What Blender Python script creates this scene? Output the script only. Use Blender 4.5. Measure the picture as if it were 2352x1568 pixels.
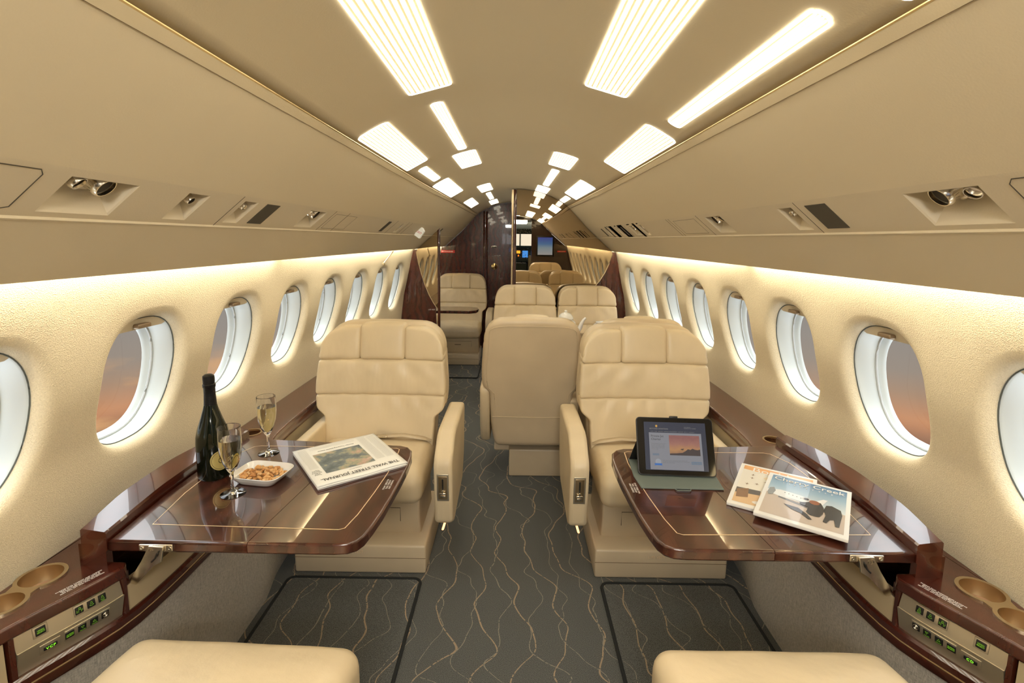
import bpy, bmesh, math, random
from math import sin, cos, pi, radians, sqrt
from mathutils import Vector, Matrix

random.seed(7)
for o in list(bpy.data.objects):
    bpy.data.objects.remove(o)
SC = bpy.context.scene
COL = SC.collection

# ------------------------------------------------------------------ camera
FPX = 1150.0
PT = math.atan(.135)
YAW = -4 / FPX
ROLL = .013
cam_d = bpy.data.cameras.new('camera')
cam = bpy.data.objects.new('camera', cam_d)
COL.objects.link(cam)
fw0 = Vector((sin(YAW), cos(YAW), 0)); rt0 = Vector((cos(YAW), -sin(YAW), 0))
Fv = fw0 * cos(PT) + Vector((0, 0, -sin(PT)))
Uv = rt0.cross(Fv)
R2 = rt0 * cos(ROLL) + Uv * sin(ROLL)
U2 = -rt0 * sin(ROLL) + Uv * cos(ROLL)
cam.matrix_world = Matrix(((R2.x, U2.x, -Fv.x, 0), (R2.y, U2.y, -Fv.y, 0), (R2.z, U2.z, -Fv.z, 1.42), (0, 0, 0, 1)))
cam_d.sensor_width = 36
cam_d.lens = 36 * FPX / 2352
cam_d.shift_y = -((784 - (550 + FPX * .135)) / 2352)
cam_d.clip_start = .02
SC.camera = cam

# ------------------------------------------------------------------ exposure / world
SC.view_settings.view_transform = 'Standard'
SC.view_settings.look = 'None'
SC.view_settings.gamma = 1
SC.view_settings.use_curve_mapping = False
SC.view_settings.exposure = 0.76
SC.cycles.use_denoising = True
SC.cycles.max_bounces = 8
SC.cycles.diffuse_bounces = 4
SC.cycles.glossy_bounces = 5
SC.cycles.transmission_bounces = 8
SC.cycles.transparent_max_bounces = 12
SC.cycles.sample_clamp_indirect = 6
SC.cycles.caustics_reflective = False
SC.cycles.caustics_refractive = False
LAMP = 5.2       # ceiling lamp lenses
COVE = 4.6      # cove light, watts per strip
SKY = 1.0
PASS = 14.0      # galley ceiling lights behind the doorway

w = bpy.data.worlds.new('world'); SC.world = w; w.use_nodes = True
nt = w.node_tree; nt.nodes.clear()
out = nt.nodes.new('ShaderNodeOutputWorld'); bg = nt.nodes.new('ShaderNodeBackground')
tc = nt.nodes.new('ShaderNodeTexCoord'); sep = nt.nodes.new('ShaderNodeSeparateXYZ')
nt.links.new(tc.outputs['Generated'], sep.inputs[0])
mp = nt.nodes.new('ShaderNodeMapRange'); mp.inputs[1].default_value = -1; mp.inputs[2].default_value = 1
nt.links.new(sep.outputs['Z'], mp.inputs[0])
cr = nt.nodes.new('ShaderNodeValToRGB'); nt.links.new(mp.outputs[0], cr.inputs[0])
def stops(c, lst):
    el = c.color_ramp.elements
    while len(el) > 1: el.remove(el[-1])
    el[0].position = lst[0][0]; el[0].color = (*lst[0][1], 1)
    for p, col in lst[1:]:
        e = el.new(p); e.color = (*col, 1)
# direction z -> (z+1)/2 ; cloud deck below, dusk band near the horizon, bright overcast above
stops(cr, [(0, (3.0, 3.3, 3.6)), (.20, (2.4, 2.6, 2.7)), (.30, (.62, .36, .20)), (.33, (.30, .16, .09)), (.352, (.17, .085, .05)), (.366, (.36, .17, .085)), (.385, (.25, .165, .11)), (.402, (.20, .165, .135)),
           (.425, (.185, .165, .145)), (.46, (.17, .153, .14)), (.54, (.22, .19, .17)), (.60, (.50, .39, .33)), (.67, (.75, .62, .55)), (.75, (2.6, 2.75, 2.8)), (1, (3.5, 3.8, 4.0))])
mpg = nt.nodes.new('ShaderNodeMapping'); mpg.inputs['Scale'].default_value = (2.2, 2.2, 9)
nz = nt.nodes.new('ShaderNodeTexNoise'); nz.inputs['Scale'].default_value = 1.6; nz.inputs['Detail'].default_value = 6
nt.links.new(tc.outputs['Generated'], mpg.inputs[0]); nt.links.new(mpg.outputs[0], nz.inputs['Vector'])
cl = nt.nodes.new('ShaderNodeValToRGB'); nt.links.new(nz.outputs[0], cl.inputs[0])
stops(cl, [(.42, (0, 0, 0)), (.56, (1, 1, 1))])
band = nt.nodes.new('ShaderNodeValToRGB'); nt.links.new(mp.outputs[0], band.inputs[0])
stops(band, [(.33, (0, 0, 0)), (.345, (1, 1, 1)), (.395, (1, 1, 1)), (.412, (0, 0, 0))])
west = nt.nodes.new('ShaderNodeMapRange'); west.inputs[1].default_value = .2; west.inputs[2].default_value = -.2
nt.links.new(sep.outputs['X'], west.inputs[0])
ml0 = nt.nodes.new('ShaderNodeMath'); ml0.operation = 'MULTIPLY'
nt.links.new(band.outputs[0], ml0.inputs[0]); nt.links.new(west.outputs[0], ml0.inputs[1])
ml = nt.nodes.new('ShaderNodeMath'); ml.operation = 'MULTIPLY'
nt.links.new(cl.outputs[0], ml.inputs[0]); nt.links.new(ml0.outputs[0], ml.inputs[1])
mx = nt.nodes.new('ShaderNodeMix'); mx.data_type = 'RGBA'
nt.links.new(ml.outputs[0], mx.inputs[0]); nt.links.new(cr.outputs[0], mx.inputs[6]); mx.inputs[7].default_value = (.48, .26, .11, 1)
# haze ahead of the aircraft (toward -Y)
ah = nt.nodes.new('ShaderNodeMapRange'); ah.inputs[1].default_value = -.93; ah.inputs[2].default_value = -.97
nt.links.new(sep.outputs['Y'], ah.inputs[0])
mx2 = nt.nodes.new('ShaderNodeMix'); mx2.data_type = 'RGBA'
nt.links.new(ah.outputs[0], mx2.inputs[0]); nt.links.new(mx.outputs[2], mx2.inputs[6]); mx2.inputs[7].default_value = (1.2, 1.25, 1.3, 1)
nt.links.new(mx2.outputs[2], bg.inputs[0]); bg.inputs[1].default_value = SKY
nt.links.new(bg.outputs[0], out.inputs[0])

# ------------------------------------------------------------------ materials
def new_mat(name):
    m = bpy.data.materials.new(name); m.use_nodes = True
    return m, m.node_tree, m.node_tree.nodes['Principled BSDF']
def mat(name, col, rough=.5, metal=0, coat=0, emit=None, es=0, spec=None, trans=0, ior=None, alpha=None):
    m, t, b = new_mat(name)
    b.inputs['Base Color'].default_value = (*col, 1); b.inputs['Roughness'].default_value = rough
    b.inputs['Metallic'].default_value = metal; b.inputs['Coat Weight'].default_value = coat
    b.inputs['Coat Roughness'].default_value = .03
    if emit: b.inputs['Emission Color'].default_value = (*emit, 1); b.inputs['Emission Strength'].default_value = es
    if spec is not None: b.inputs['Specular IOR Level'].default_value = spec
    if trans: b.inputs['Transmission Weight'].default_value = trans
    if ior: b.inputs['IOR'].default_value = ior
    return m
def N(t, kind, **kw):
    n = t.nodes.new(kind)
    for k, v in kw.items():
        try: setattr(n, k, v)
        except Exception: n.inputs[k.replace('_', ' ')].default_value = v
    return n
def bump(t, b, src, strength, dist=.002):
    bp = t.nodes.new('ShaderNodeBump'); bp.inputs['Strength'].default_value = strength; bp.inputs['Distance'].default_value = dist
    t.links.new(src, bp.inputs['Height']); t.links.new(bp.outputs[0], b.inputs['Normal']); return bp
def ocoord(t, scale=(1, 1, 1)):
    tcn = t.nodes.new('ShaderNodeTexCoord'); mpn = t.nodes.new('ShaderNodeMapping'); mpn.inputs['Scale'].default_value = scale
    t.links.new(tcn.outputs['Object'], mpn.inputs[0]); return mpn.outputs[0]
def noise(t, vec, scale, detail=3, rough=.5):
    n = t.nodes.new('ShaderNodeTexNoise'); n.inputs['Scale'].default_value = scale; n.inputs['Detail'].default_value = detail
    n.inputs['Roughness'].default_value = rough; t.links.new(vec, n.inputs['Vector']); return n.outputs[0]
def ramp(t, src, lst):
    r = t.nodes.new('ShaderNodeValToRGB'); t.links.new(src, r.inputs[0]); stops(r, lst); return r.outputs[0]

def leather(name, col, wr=.35):
    m, t, b = new_mat(name)
    v = ocoord(t)
    big = noise(t, v, 5, 2)
    c = ramp(t, big, [(.3, tuple(x * .93 for x in col)), (.7, tuple(min(1, x * 1.05) for x in col))])
    t.links.new(c, b.inputs['Base Color'])
    b.inputs['Roughness'].default_value = .37
    v2 = ocoord(t, (1, 1, .28))
    wn = noise(t, v2, 16, 2); fine = noise(t, v, 260, 2)
    a = N(t, 'ShaderNodeMath', operation='MULTIPLY'); a.inputs[1].default_value = .05; t.links.new(fine, a.inputs[0])
    s_ = N(t, 'ShaderNodeMath', operation='ADD'); t.links.new(wn, s_.inputs[0]); t.links.new(a.outputs[0], s_.inputs[1])
    bump(t, b, s_.outputs[0], wr, .012)
    return m
CREAM = (.72, .595, .40)
M_LEATHER = leather('cream_leather', CREAM, .34)
M_LEATHER_BACK = leather('cream_leather_smooth', (.66, .54, .37), .05)
M_BASE = leather('seat_base_leather', (.62, .51, .35), .04)
M_SEAM = mat('seam', (.16, .10, .05), .8)

def wall_fabric():
    m, t, b = new_mat('woven_wall_fabric')
    b.inputs['Base Color'].default_value = (.76, .655, .475, 1); b.inputs['Roughness'].default_value = .95
    b.inputs['Specular IOR Level'].default_value = .15
    v = ocoord(t)
    vo = t.nodes.new('ShaderNodeTexVoronoi'); vo.inputs['Scale'].default_value = 400; t.links.new(v, vo.inputs['Vector'])
    n1 = noise(t, v, 330, 3)
    s_ = N(t, 'ShaderNodeMath', operation='ADD'); t.links.new(vo.outputs['Distance'], s_.inputs[0]); t.links.new(n1, s_.inputs[1])
    bump(t, b, s_.outputs[0], .5, .0016)
    c = ramp(t, n1, [(.3, (.70, .615, .45)), (.65, (.82, .73, .55))]); t.links.new(c, b.inputs['Base Color'])
    return m
M_WALL = wall_fabric()
def headliner(name, col):
    m, t, b = new_mat(name)
    v = ocoord(t); n1 = noise(t, v, 260, 3)
    b.inputs['Base Color'].default_value = (*col, 1); b.inputs['Roughness'].default_value = .7
    b.inputs['Specular IOR Level'].default_value = .25
    bump(t, b, n1, .12, .002)
    return m
M_CEIL = headliner('ceiling_vinyl', (.64, .55, .385))
M_VAL = headliner('valance_vinyl', (.67, .585, .43))
M_PSU = headliner('service_panel_plastic', (.66, .58, .44))
M_GOLDLINE = mat('gold_trim', (.80, .62, .32), .3, .6)
M_WHITE = mat('white_reveal_plastic', (.60, .64, .63), .35)
M_GAPSHADE = mat('grey_gap_shade', (.10, .11, .10), .7)  # dark colour standing for shade in the window lip gap
M_GAP = mat('dark_gap', (.02, .02, .02), .8)

def wood(name, c1, c2, rough=.25, coat=1.0, bp=0):
    m, t, b = new_mat(name)
    v = ocoord(t, (1, 1, 1))
    mpn = t.nodes.new('ShaderNodeMapping'); mpn.inputs['Scale'].default_value = (7, 30, 7); t.links.new(v, mpn.inputs[0])
    n1 = noise(t, mpn.outputs[0], 3.2, 5, .6)
    wv = t.nodes.new('ShaderNodeTexWave'); wv.inputs['Scale'].default_value = 5; wv.inputs['Distortion'].default_value = 7
    wv.inputs['Detail'].default_value = 3; t.links.new(v, wv.inputs['Vector'])
    mxx = N(t, 'ShaderNodeMath', operation='MULTIPLY'); t.links.new(n1, mxx.inputs[0])
    ad = N(t, 'ShaderNodeMath', operation='ADD'); ad.inputs[1].default_value = .6; t.links.new(wv.outputs[1], ad.inputs[0]); t.links.new(ad.outputs[0], mxx.inputs[1])
    c = ramp(t, mxx.outputs[0], [(.15, c1), (.85, c2)]); t.links.new(c, b.inputs['Base Color'])
    b.inputs['Roughness'].default_value = rough; b.inputs['Coat Weight'].default_value = coat; b.inputs['Coat Roughness'].default_value = .02
    b.inputs['Coat IOR'].default_value = 1.45
    return m
M_WOOD = wood('polished_mahogany', (.045, .0085, .0045), (.078, .0165, .009))
M_WOOD_TOP = wood('polished_mahogany_table', (.030, .009, .006), (.082, .024, .014), coat=1)
M_WOOD_DARK = wood('dark_mahogany', (.014, .005, .003), (.028, .009, .006))
M_INLAY = mat('brass_inlay', (.85, .65, .42), .3, .3)
M_MIRROR = mat('bronze_mirror', (.50, .41, .29), .0, 1)
M_BRASS = mat('brushed_brass', (.62, .50, .33), .33, 1)
M_CHROME = mat('polished_nickel', (.82, .77, .68), .22, 1)
M_GOLD = mat('polished_gold', (.85, .66, .33), .12, 1)
M_CORK = mat('cork_liner', (.60, .36, .22), .9)
M_BLACK = mat('black_plastic', (.012, .012, .012), .4)
M_GREEN = mat('green_legend', (.05, .12, .0), .5, emit=(.35, .8, .05), es=.22)
M_GREENB = mat('green_display', (.1, .5, .0), .5, emit=(.35, 1, .05), es=.6)
M_PRINT = mat('white_print', (.8, .78, .74), .6)
M_CREAMPANEL = mat('cream_fascia', (.52, .43, .28), .5)
M_GRILLE = mat('dark_speaker_grille', (.065, .055, .04), .7)
M_LAMP = mat('lit_lamp_lens', (1, .95, .85), .5, emit=(1, .925, .74), es=LAMP)
M_LAMPF = mat('lamp_bezel', (.9, .8, .6), .5)

def fabric(name, c1, c2):
    m, t, b = new_mat(name)
    v = ocoord(t, (1, 1, 1)); 
    ck = noise(t, ocoord(t, (420, 700, 60)), 1.0, 3); ck2 = noise(t, ocoord(t, (60, 120, 700)), 1.0, 2)
    s_ = N(t, 'ShaderNodeMath', operation='ADD'); t.links.new(ck, s_.inputs[0]); t.links.new(ck2, s_.inputs[1])
    h = N(t, 'ShaderNodeMath', operation='MULTIPLY'); h.inputs[1].default_value = .5; t.links.new(s_.outputs[0], h.inputs[0])
    c = ramp(t, h.outputs[0], [(.30, c1), (.70, c2)]); t.links.new(c, b.inputs['Base Color'])
    b.inputs['Roughness'].default_value = .95; bump(t, b, h.outputs[0], .3, .002)
    return m
M_FABRIC = fabric('grey_weave_panel', (.24, .23, .215), (.64, .61, .56))

def carpet(name, cols=((.042, .044, .043), (.20, .205, .197))):
    m, t, b = new_mat(name)
    tcn = t.nodes.new('ShaderNodeTexCoord')
    geo = t.nodes.new('ShaderNodeNewGeometry')
    P = geo.outputs['Position']
    salt = noise(t, P, 520, 2, .8)
    base = ramp(t, salt, [(.38, cols[0]), (.62, cols[1])])
    # wavy lines: two families of iso-lines of (x + wiggle(y) + noise)
    def lines(sx, freq, amp, nscale, namp, width, thr, off):
        sp = t.nodes.new('ShaderNodeSeparateXYZ'); t.links.new(P, sp.inputs[0])
        sy = N(t, 'ShaderNodeMath', operation='MULTIPLY'); sy.inputs[1].default_value = freq; t.links.new(sp.outputs[1], sy.inputs[0])
        mpn = t.nodes.new('ShaderNodeMapping'); mpn.inputs['Scale'].default_value = (nscale * .45, nscale, 1); mpn.inputs['Location'].default_value = (off, off * 2, 0)
        t.links.new(P, mpn.inputs[0])
        nn = noise(t, mpn.outputs[0], 1, 2, .55)
        na = N(t, 'ShaderNodeMath', operation='MULTIPLY'); na.inputs[1].default_value = namp; t.links.new(nn, na.inputs[0])
        ph = N(t, 'ShaderNodeMath', operation='MULTIPLY'); ph.inputs[1].default_value = 9; t.links.new(nn, ph.inputs[0])
        sa = N(t, 'ShaderNodeMath', operation='ADD'); t.links.new(sy.outputs[0], sa.inputs[0]); t.links.new(ph.outputs[0], sa.inputs[1])
        si = N(t, 'ShaderNodeMath', operation='SINE'); t.links.new(sa.outputs[0], si.inputs[0])
        sm = N(t, 'ShaderNodeMath', operation='MULTIPLY'); sm.inputs[1].default_value = amp; t.links.new(si.outputs[0], sm.inputs[0])
        sh = N(t, 'ShaderNodeMath', operation='MULTIPLY'); sh.inputs[1].default_value = .12; t.links.new(sp.outputs[1], sh.inputs[0])
        a1 = N(t, 'ShaderNodeMath', operation='ADD'); t.links.new(sp.outputs[0], a1.inputs[0]); t.links.new(na.outputs[0], a1.inputs[1])
        a2 = N(t, 'ShaderNodeMath', operation='ADD'); t.links.new(a1.outputs[0], a2.inputs[0]); t.links.new(sm.outputs[0], a2.inputs[1])
        a2b = N(t, 'ShaderNodeMath', operation='ADD'); t.links.new(a2.outputs[0], a2b.inputs[0]); t.links.new(sh.outputs[0], a2b.inputs[1])
        a3 = N(t, 'ShaderNodeMath', operation='MULTIPLY'); a3.inputs[1].default_value = sx; t.links.new(a2b.outputs[0], a3.inputs[0])
        fr = N(t, 'ShaderNodeMath', operation='FRACT'); t.links.new(a3.outputs[0], fr.inputs[0])
        sb = N(t, 'ShaderNodeMath', operation='SUBTRACT'); sb.inputs[1].default_value = .5; t.links.new(fr.outputs[0], sb.inputs[0])
        ab = N(t, 'ShaderNodeMath', operation='ABSOLUTE'); t.links.new(sb.outputs[0], ab.inputs[0])
        lt = N(t, 'ShaderNodeMath', operation='LESS_THAN'); lt.inputs[1].default_value = width; t.links.new(ab.outputs[0], lt.inputs[0])
        return lt.outputs[0]
    l1 = lines(7.2, 10, .024, 2.2, .50, .019, 0, 3.1)
    l2 = lines(8.4, 14, .018, 2.9, .46, .012, 0, 8.7)
    brk = noise(t, P, 90, 2)
    g = N(t, 'ShaderNodeMath', operation='GREATER_THAN'); g.inputs[1].default_value = .40; t.links.new(brk, g.inputs[0])
    m1 = N(t, 'ShaderNodeMath', operation='MULTIPLY'); t.links.new(l1, m1.inputs[0]); t.links.new(g.outputs[0], m1.inputs[1])
    m2 = N(t, 'ShaderNodeMath', operation='MULTIPLY'); t.links.new(l2, m2.inputs[0]); t.links.new(g.outputs[0], m2.inputs[1])
    mxa = t.nodes.new('ShaderNodeMix'); mxa.data_type = 'RGBA'; t.links.new(m1.outputs[0], mxa.inputs[0]); t.links.new(base, mxa.inputs[6]); mxa.inputs[7].default_value = (.38, .285, .20, 1)
    mxb = t.nodes.new('ShaderNodeMix'); mxb.data_type = 'RGBA'; t.links.new(m2.outputs[0], mxb.inputs[0]); t.links.new(mxa.outputs[2], mxb.inputs[6]); mxb.inputs[7].default_value = (.30, .27, .22, 1)
    t.links.new(mxb.outputs[2], b.inputs['Base Color']); b.inputs['Roughness'].default_value = 1; b.inputs['Specular IOR Level'].default_value = .05
    bump(t, b, salt, .5, .003)
    return m
M_CARPET = carpet('patterned_carpet')
M_BIND = mat('mat_binding', (.012, .014, .014), .9)

def glass_mat(name, col=(1, 1, 1), rough=0, ior=1.45):
    m, t, b = new_mat(name); t.nodes.remove(b)
    o_ = t.nodes['Material Output']; tr = t.nodes.new('ShaderNodeBsdfTransparent'); gl = t.nodes.new('ShaderNodeBsdfGlossy'); gl.inputs['Roughness'].default_value = rough
    tr.inputs[0].default_value = (*col, 1)
    lw = t.nodes.new('ShaderNodeLayerWeight'); lw.inputs[0].default_value = .5
    pw = N(t, 'ShaderNodeMath', operation='POWER'); pw.inputs[1].default_value = 3.6; t.links.new(lw.outputs['Facing'], pw.inputs[0])
    fr = N(t, 'ShaderNodeMath', operation='MULTIPLY_ADD'); fr.inputs[1].default_value = min(.75, (ior - 1) * 1.6); fr.inputs[2].default_value = (ior - 1) * .10; t.links.new(pw.outputs[0], fr.inputs[0])
    ms = t.nodes.new('ShaderNodeMixShader'); t.links.new(fr.outputs[0], ms.inputs[0]); t.links.new(tr.outputs[0], ms.inputs[1]); t.links.new(gl.outputs[0], ms.inputs[2])
    t.links.new(ms.outputs[0], o_.inputs[0]); return m
M_PANE = glass_mat('window_pane', (.97, .97, .97), 0, 1.1)
M_GLASS = mat('clear_glass', (1, 1, 1), 0, trans=1, ior=1.45)
M_WINE = mat('sparkling_wine', (.96, .86, .52), 0, trans=1, ior=1.30)

# ------------------------------------------------------------------ mesh helpers
class MB:
    def __init__(s): s.v = []; s.f = []; s.mi = []; s.m = 0
    def add(s, vs, fs, m=None):
        o = len(s.v); s.v += [tuple(v) for v in vs]
        for f in fs: s.f.append([i + o for i in f]); s.mi.append(s.m if m is None else m)
        return s
    def box(s, c, d, fn=None):
        x, y, z = c; a, b, e = d[0] / 2, d[1] / 2, d[2] / 2
        vs = [(x + i * a, y + j * b, z + k * e) for i in (-1, 1) for j in (-1, 1) for k in (-1, 1)]
        if fn: vs = [fn(*v) for v in vs]
        return s.add(vs, [(0, 1, 3, 2), (4, 6, 7, 5), (0, 4, 5, 1), (2, 3, 7, 6), (0, 2, 6, 4), (1, 5, 7, 3)])
    def rbox(s, c, d, r=.02, n=(6, 6, 6), k=3, puff=0, fn=None):
        hx, hy, hz = d[0] / 2, d[1] / 2, d[2] / 2; r = min(r, hx, hy, hz)
        def axis(h, m):
            a = [-h + r * (1 - cos(pi / 2 * i / k)) for i in range(k)]
            mid = [-(h - r) + 2 * (h - r) * i / m for i in range(m + 1)]
            return a + mid + [-q for q in reversed(a)]
        ax, ay, az = axis(hx, n[0]), axis(hy, n[1]), axis(hz, n[2])
        idx = {}; vs = []
        def pt(x, y, z):
            ix, iy, iz = [max(-h + r, min(h - r, q)) for q, h in ((x, hx), (y, hy), (z, hz))]
            dx, dy, dz = x - ix, y - iy, z - iz
            L = sqrt(dx * dx + dy * dy + dz * dz)
            if L > 1e-9: dx, dy, dz = dx / L * r, dy / L * r, dz / L * r
            px, py, pz = ix + dx, iy + dy, iz + dz
            if puff:
                wx = 1 - (px / hx) ** 2; wy = 1 - (py / hy) ** 2; wz = 1 - (pz / hz) ** 2
                wx, wy, wz = [max(0, q) ** .6 for q in (wx, wy, wz)]
                px *= 1 + 0 * wy; 
                if abs(z) >= hz - 1e-6 or L > 1e-9: pz += (1 if pz > 0 else -1) * puff * wx * wy * min(1, abs(dz) / r if r else 1)
                py += (1 if py > 0 else -1) * puff * wx * wz * min(1, abs(dy) / r if r else 1)
                px += (1 if px > 0 else -1) * puff * .5 * wy * wz * min(1, abs(dx) / r if r else 1)
            p = (px + c[0], py + c[1], pz + c[2])
            return fn(*p) if fn else p
        def vid(i, j, l):
            key = (i, j, l)
            if key not in idx: idx[key] = len(vs); vs.append(pt(ax[i], ay[j], az[l]))
            return idx[key]
        fs = []; I, J, K = len(ax) - 1, len(ay) - 1, len(az) - 1
        for i in range(I):
            for j in range(J):
                fs.append((vid(i, j, 0), vid(i, j + 1, 0), vid(i + 1, j + 1, 0), vid(i + 1, j, 0)))
                fs.append((vid(i, j, K), vid(i + 1, j, K), vid(i + 1, j + 1, K), vid(i, j + 1, K)))
        for i in range(I):
            for l in range(K):
                fs.append((vid(i, 0, l), vid(i + 1, 0, l), vid(i + 1, 0, l + 1), vid(i, 0, l + 1)))
                fs.append((vid(i, J, l), vid(i, J, l + 1), vid(i + 1, J, l + 1), vid(i + 1, J, l)))
        for j in range(J):
            for l in range(K):
                fs.append((vid(0, j, l), vid(0, j, l + 1), vid(0, j + 1, l + 1), vid(0, j + 1, l)))
                fs.append((vid(I, j, l), vid(I, j + 1, l), vid(I, j + 1, l + 1), vid(I, j, l + 1)))
        return s.add(vs, fs)
    def lathe(s, prof, c=(0, 0, 0), n=32, cap=True, M=None):
        vs = []; L = len(prof)
        for i in range(n):
            a = 2 * pi * i / n
            for r, z in prof:
                p = Vector((r * cos(a), r * sin(a), z))
                if M: p = M @ p
                vs.append((p.x + c[0], p.y + c[1], p.z + c[2]))
        fs = [(i * L + j, ((i + 1) % n) * L + j, ((i + 1) % n) * L + j + 1, i * L + j + 1) for i in range(n) for j in range(L - 1)]
        if cap:
            if prof[0][0] > 1e-6: fs.append([i * L for i in reversed(range(n))])
            if prof[-1][0] > 1e-6: fs.append([i * L + L - 1 for i in range(n)])
        return s.add(vs, fs)
    def tube(s, pts, r, n=8, closed=False):
        pts = [Vector(p) for p in pts]; rings = []; m = len(pts); up = Vector((0, 0, 1))
        rr = r if isinstance(r, (list, tuple)) else [r] * m
        vs = []
        for i, p in enumerate(pts):
            if closed: t_ = pts[(i + 1) % m] - pts[i - 1]
            else: t_ = pts[min(i + 1, m - 1)] - pts[max(i - 1, 0)]
            t_.normalize()
            a = t_.cross(up if abs(t_.z) < .95 else Vector((1, 0, 0))).normalized(); b = t_.cross(a)
            for k in range(n):
                q = p + (a * cos(2 * pi * k / n) + b * sin(2 * pi * k / n)) * rr[i]; vs.append(q)
        fs = []
        for i in range(m if closed else m - 1):
            j = (i + 1) % m
            for k in range(n): fs.append((i * n + k, i * n + (k + 1) % n, j * n + (k + 1) % n, j * n + k))
        if not closed: fs.append(list(range(n))); fs.append([(m - 1) * n + k for k in reversed(range(n))])
        return s.add(vs, fs)
    def prism(s, poly, z0, z1, M=None, zf=None):
        n = len(poly); vs = []
        for z in (z0, z1):
            for x, y in poly:
                p = Vector((x, y, z)); p = M @ p if M else p; vs.append(p)
        fs = [list(reversed(range(n))), [n + i for i in range(n)]] + [(i, (i + 1) % n, n + (i + 1) % n, n + i) for i in range(n)]
        return s.add(vs, fs)
    def grid(s, fn, nu, nv):
        vs = [fn(i / nu, j / nv) for i in range(nu + 1) for j in range(nv + 1)]
        fs = [(i * (nv + 1) + j, (i + 1) * (nv + 1) + j, (i + 1) * (nv + 1) + j + 1, i * (nv + 1) + j + 1) for i in range(nu) for j in range(nv)]
        return s.add(vs, fs)
    def sweep(s, ys, X, prof, sg, zf=None):
        # closed profile (dx,z) swept along y; X(y) gives |x|; dx>0 is toward the aisle
        n = len(prof); vs = []
        for y in ys:
            for dx, z in prof: vs.append((sg * (X(y) - dx), y, z))
        m = len(ys); fs = []
        for i in range(m - 1):
            for k in range(n): fs.append((i * n + k, i * n + (k + 1) % n, (i + 1) * n + (k + 1) % n, (i + 1) * n + k))
        fs.append(list(range(n))); fs.append([(m - 1) * n + k for k in reversed(range(n))])
        return s.add(vs, fs)

def bake_bevel(o):
    dg = bpy.context.evaluated_depsgraph_get(); me = bpy.data.meshes.new_from_object(o.evaluated_get(dg), preserve_all_data_layers=True, depsgraph=dg)
    o.modifiers.clear(); old = o.data; nm = old.name; o.data = me; bpy.data.meshes.remove(old); me.name = nm
    amax = max(p.area for p in me.polygons)
    for p in me.polygons: p.use_smooth = p.area < amax * .12
    return o
def obj(name, mb, mats, parent=None, smooth=True, bevel=0, sub=0, seg=2, angle=40, loc=None):
    me = bpy.data.meshes.new(name); me.from_pydata(mb.v, [], mb.f)
    for m in (mats if isinstance(mats, (list, tuple)) else [mats]): me.materials.append(m)
    if len(me.materials) > 1: me.polygons.foreach_set('material_index', mb.mi)
    bm = bmesh.new(); bm.from_mesh(me); bmesh.ops.remove_doubles(bm, verts=bm.verts, dist=1e-6); bmesh.ops.recalc_face_normals(bm, faces=bm.faces); bm.to_mesh(me); bm.free()
    if smooth:
        for p in me.polygons: p.use_smooth = True
        me.set_sharp_from_angle(angle=radians(angle))
    o = bpy.data.objects.new(name, me); COL.objects.link(o)
    if parent: o.parent = parent
    if loc: o.location = loc
    if bevel:
        bv = o.modifiers.new('bevel', 'BEVEL'); bv.width = bevel; bv.segments = seg; bv.limit_method = 'ANGLE'; bv.angle_limit = radians(35); bv.harden_normals = not smooth
        for p in me.polygons: p.use_smooth = True
        if not smooth and name != 'table_leaf': bake_bevel(o)
    if sub:
        sd = o.modifiers.new('sub', 'SUBSURF'); sd.levels = sub; sd.render_levels = sub
    return o
def tag(o, label, cat=None, group=None, kind=None):
    if label: o['label'] = label
    if cat: o['category'] = cat
    if group: o['group'] = group
    if kind: o['kind'] = kind
    return o
def struct(o, label=None, cat=None):
    o['kind'] = 'structure'
    if label: o['label'] = label
    if cat: o['category'] = cat
    return o
def thing(name, label, cat, loc=(0, 0, 0), rz=0, group=None):
    o = bpy.data.objects.new(name, None); COL.objects.link(o); o.location = loc; o.rotation_euler = (0, 0, rz); o.empty_display_size = .05
    return tag(o, label, cat, group)
def children(o): return [c for c in bpy.data.objects if c.parent == o]
def dup(o, loc=None, rz=None, label=None, scale=None, group=None, _p=None):
    c = o.copy(); COL.objects.link(c)
    if _p: c.parent = _p
    if loc is not None: c.location = loc
    if rz is not None: c.rotation_euler = (0, 0, rz)
    if scale is not None: c.scale = scale
    if label: c['label'] = label
    if group: c['group'] = group
    for ch in children(o): dup(ch, _p=c)
    return c

FONTS = {}
def text_mesh(name, txt, size, M, material, parent=None, align='CENTER', ext=.0002, sx=1, spacing=1, off=0, lines=1.0):
    cu = bpy.data.curves.new(name, 'FONT'); cu.body = txt; cu.size = size; cu.align_x = align; cu.align_y = 'CENTER'; cu.extrude = ext
    cu.space_character = spacing; cu.space_line = lines; cu.offset = off; cu.resolution_u = 2
    tmp = bpy.data.objects.new('tmp', cu); COL.objects.link(tmp)
    dg = bpy.context.evaluated_depsgraph_get(); me = bpy.data.meshes.new_from_object(tmp.evaluated_get(dg))
    bpy.data.objects.remove(tmp); bpy.data.curves.remove(cu)
    me.transform(M @ Matrix.Diagonal((sx, 1, 1, 1))); me.materials.clear(); me.materials.append(material); me.name = name
    o = bpy.data.objects.new(name, me); COL.objects.link(o)
    if parent: o.parent = parent
    return o
def frame(origin, xdir, ydir):
    x = Vector(xdir).normalized(); y = Vector(ydir); y = (y - x * y.dot(x)).normalized(); z = x.cross(y)
    m = Matrix((x, y, z)).transposed().to_4x4(); m.translation = Vector(origin); return m
def interp(x, tab):
    if x <= tab[0][0]: return tab[0][1]
    for (a, p), (b, q) in zip(tab, tab[1:]):
        if x <= b: return p + (q - p) * (x - a) / (b - a)
    return tab[-1][1]
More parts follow.
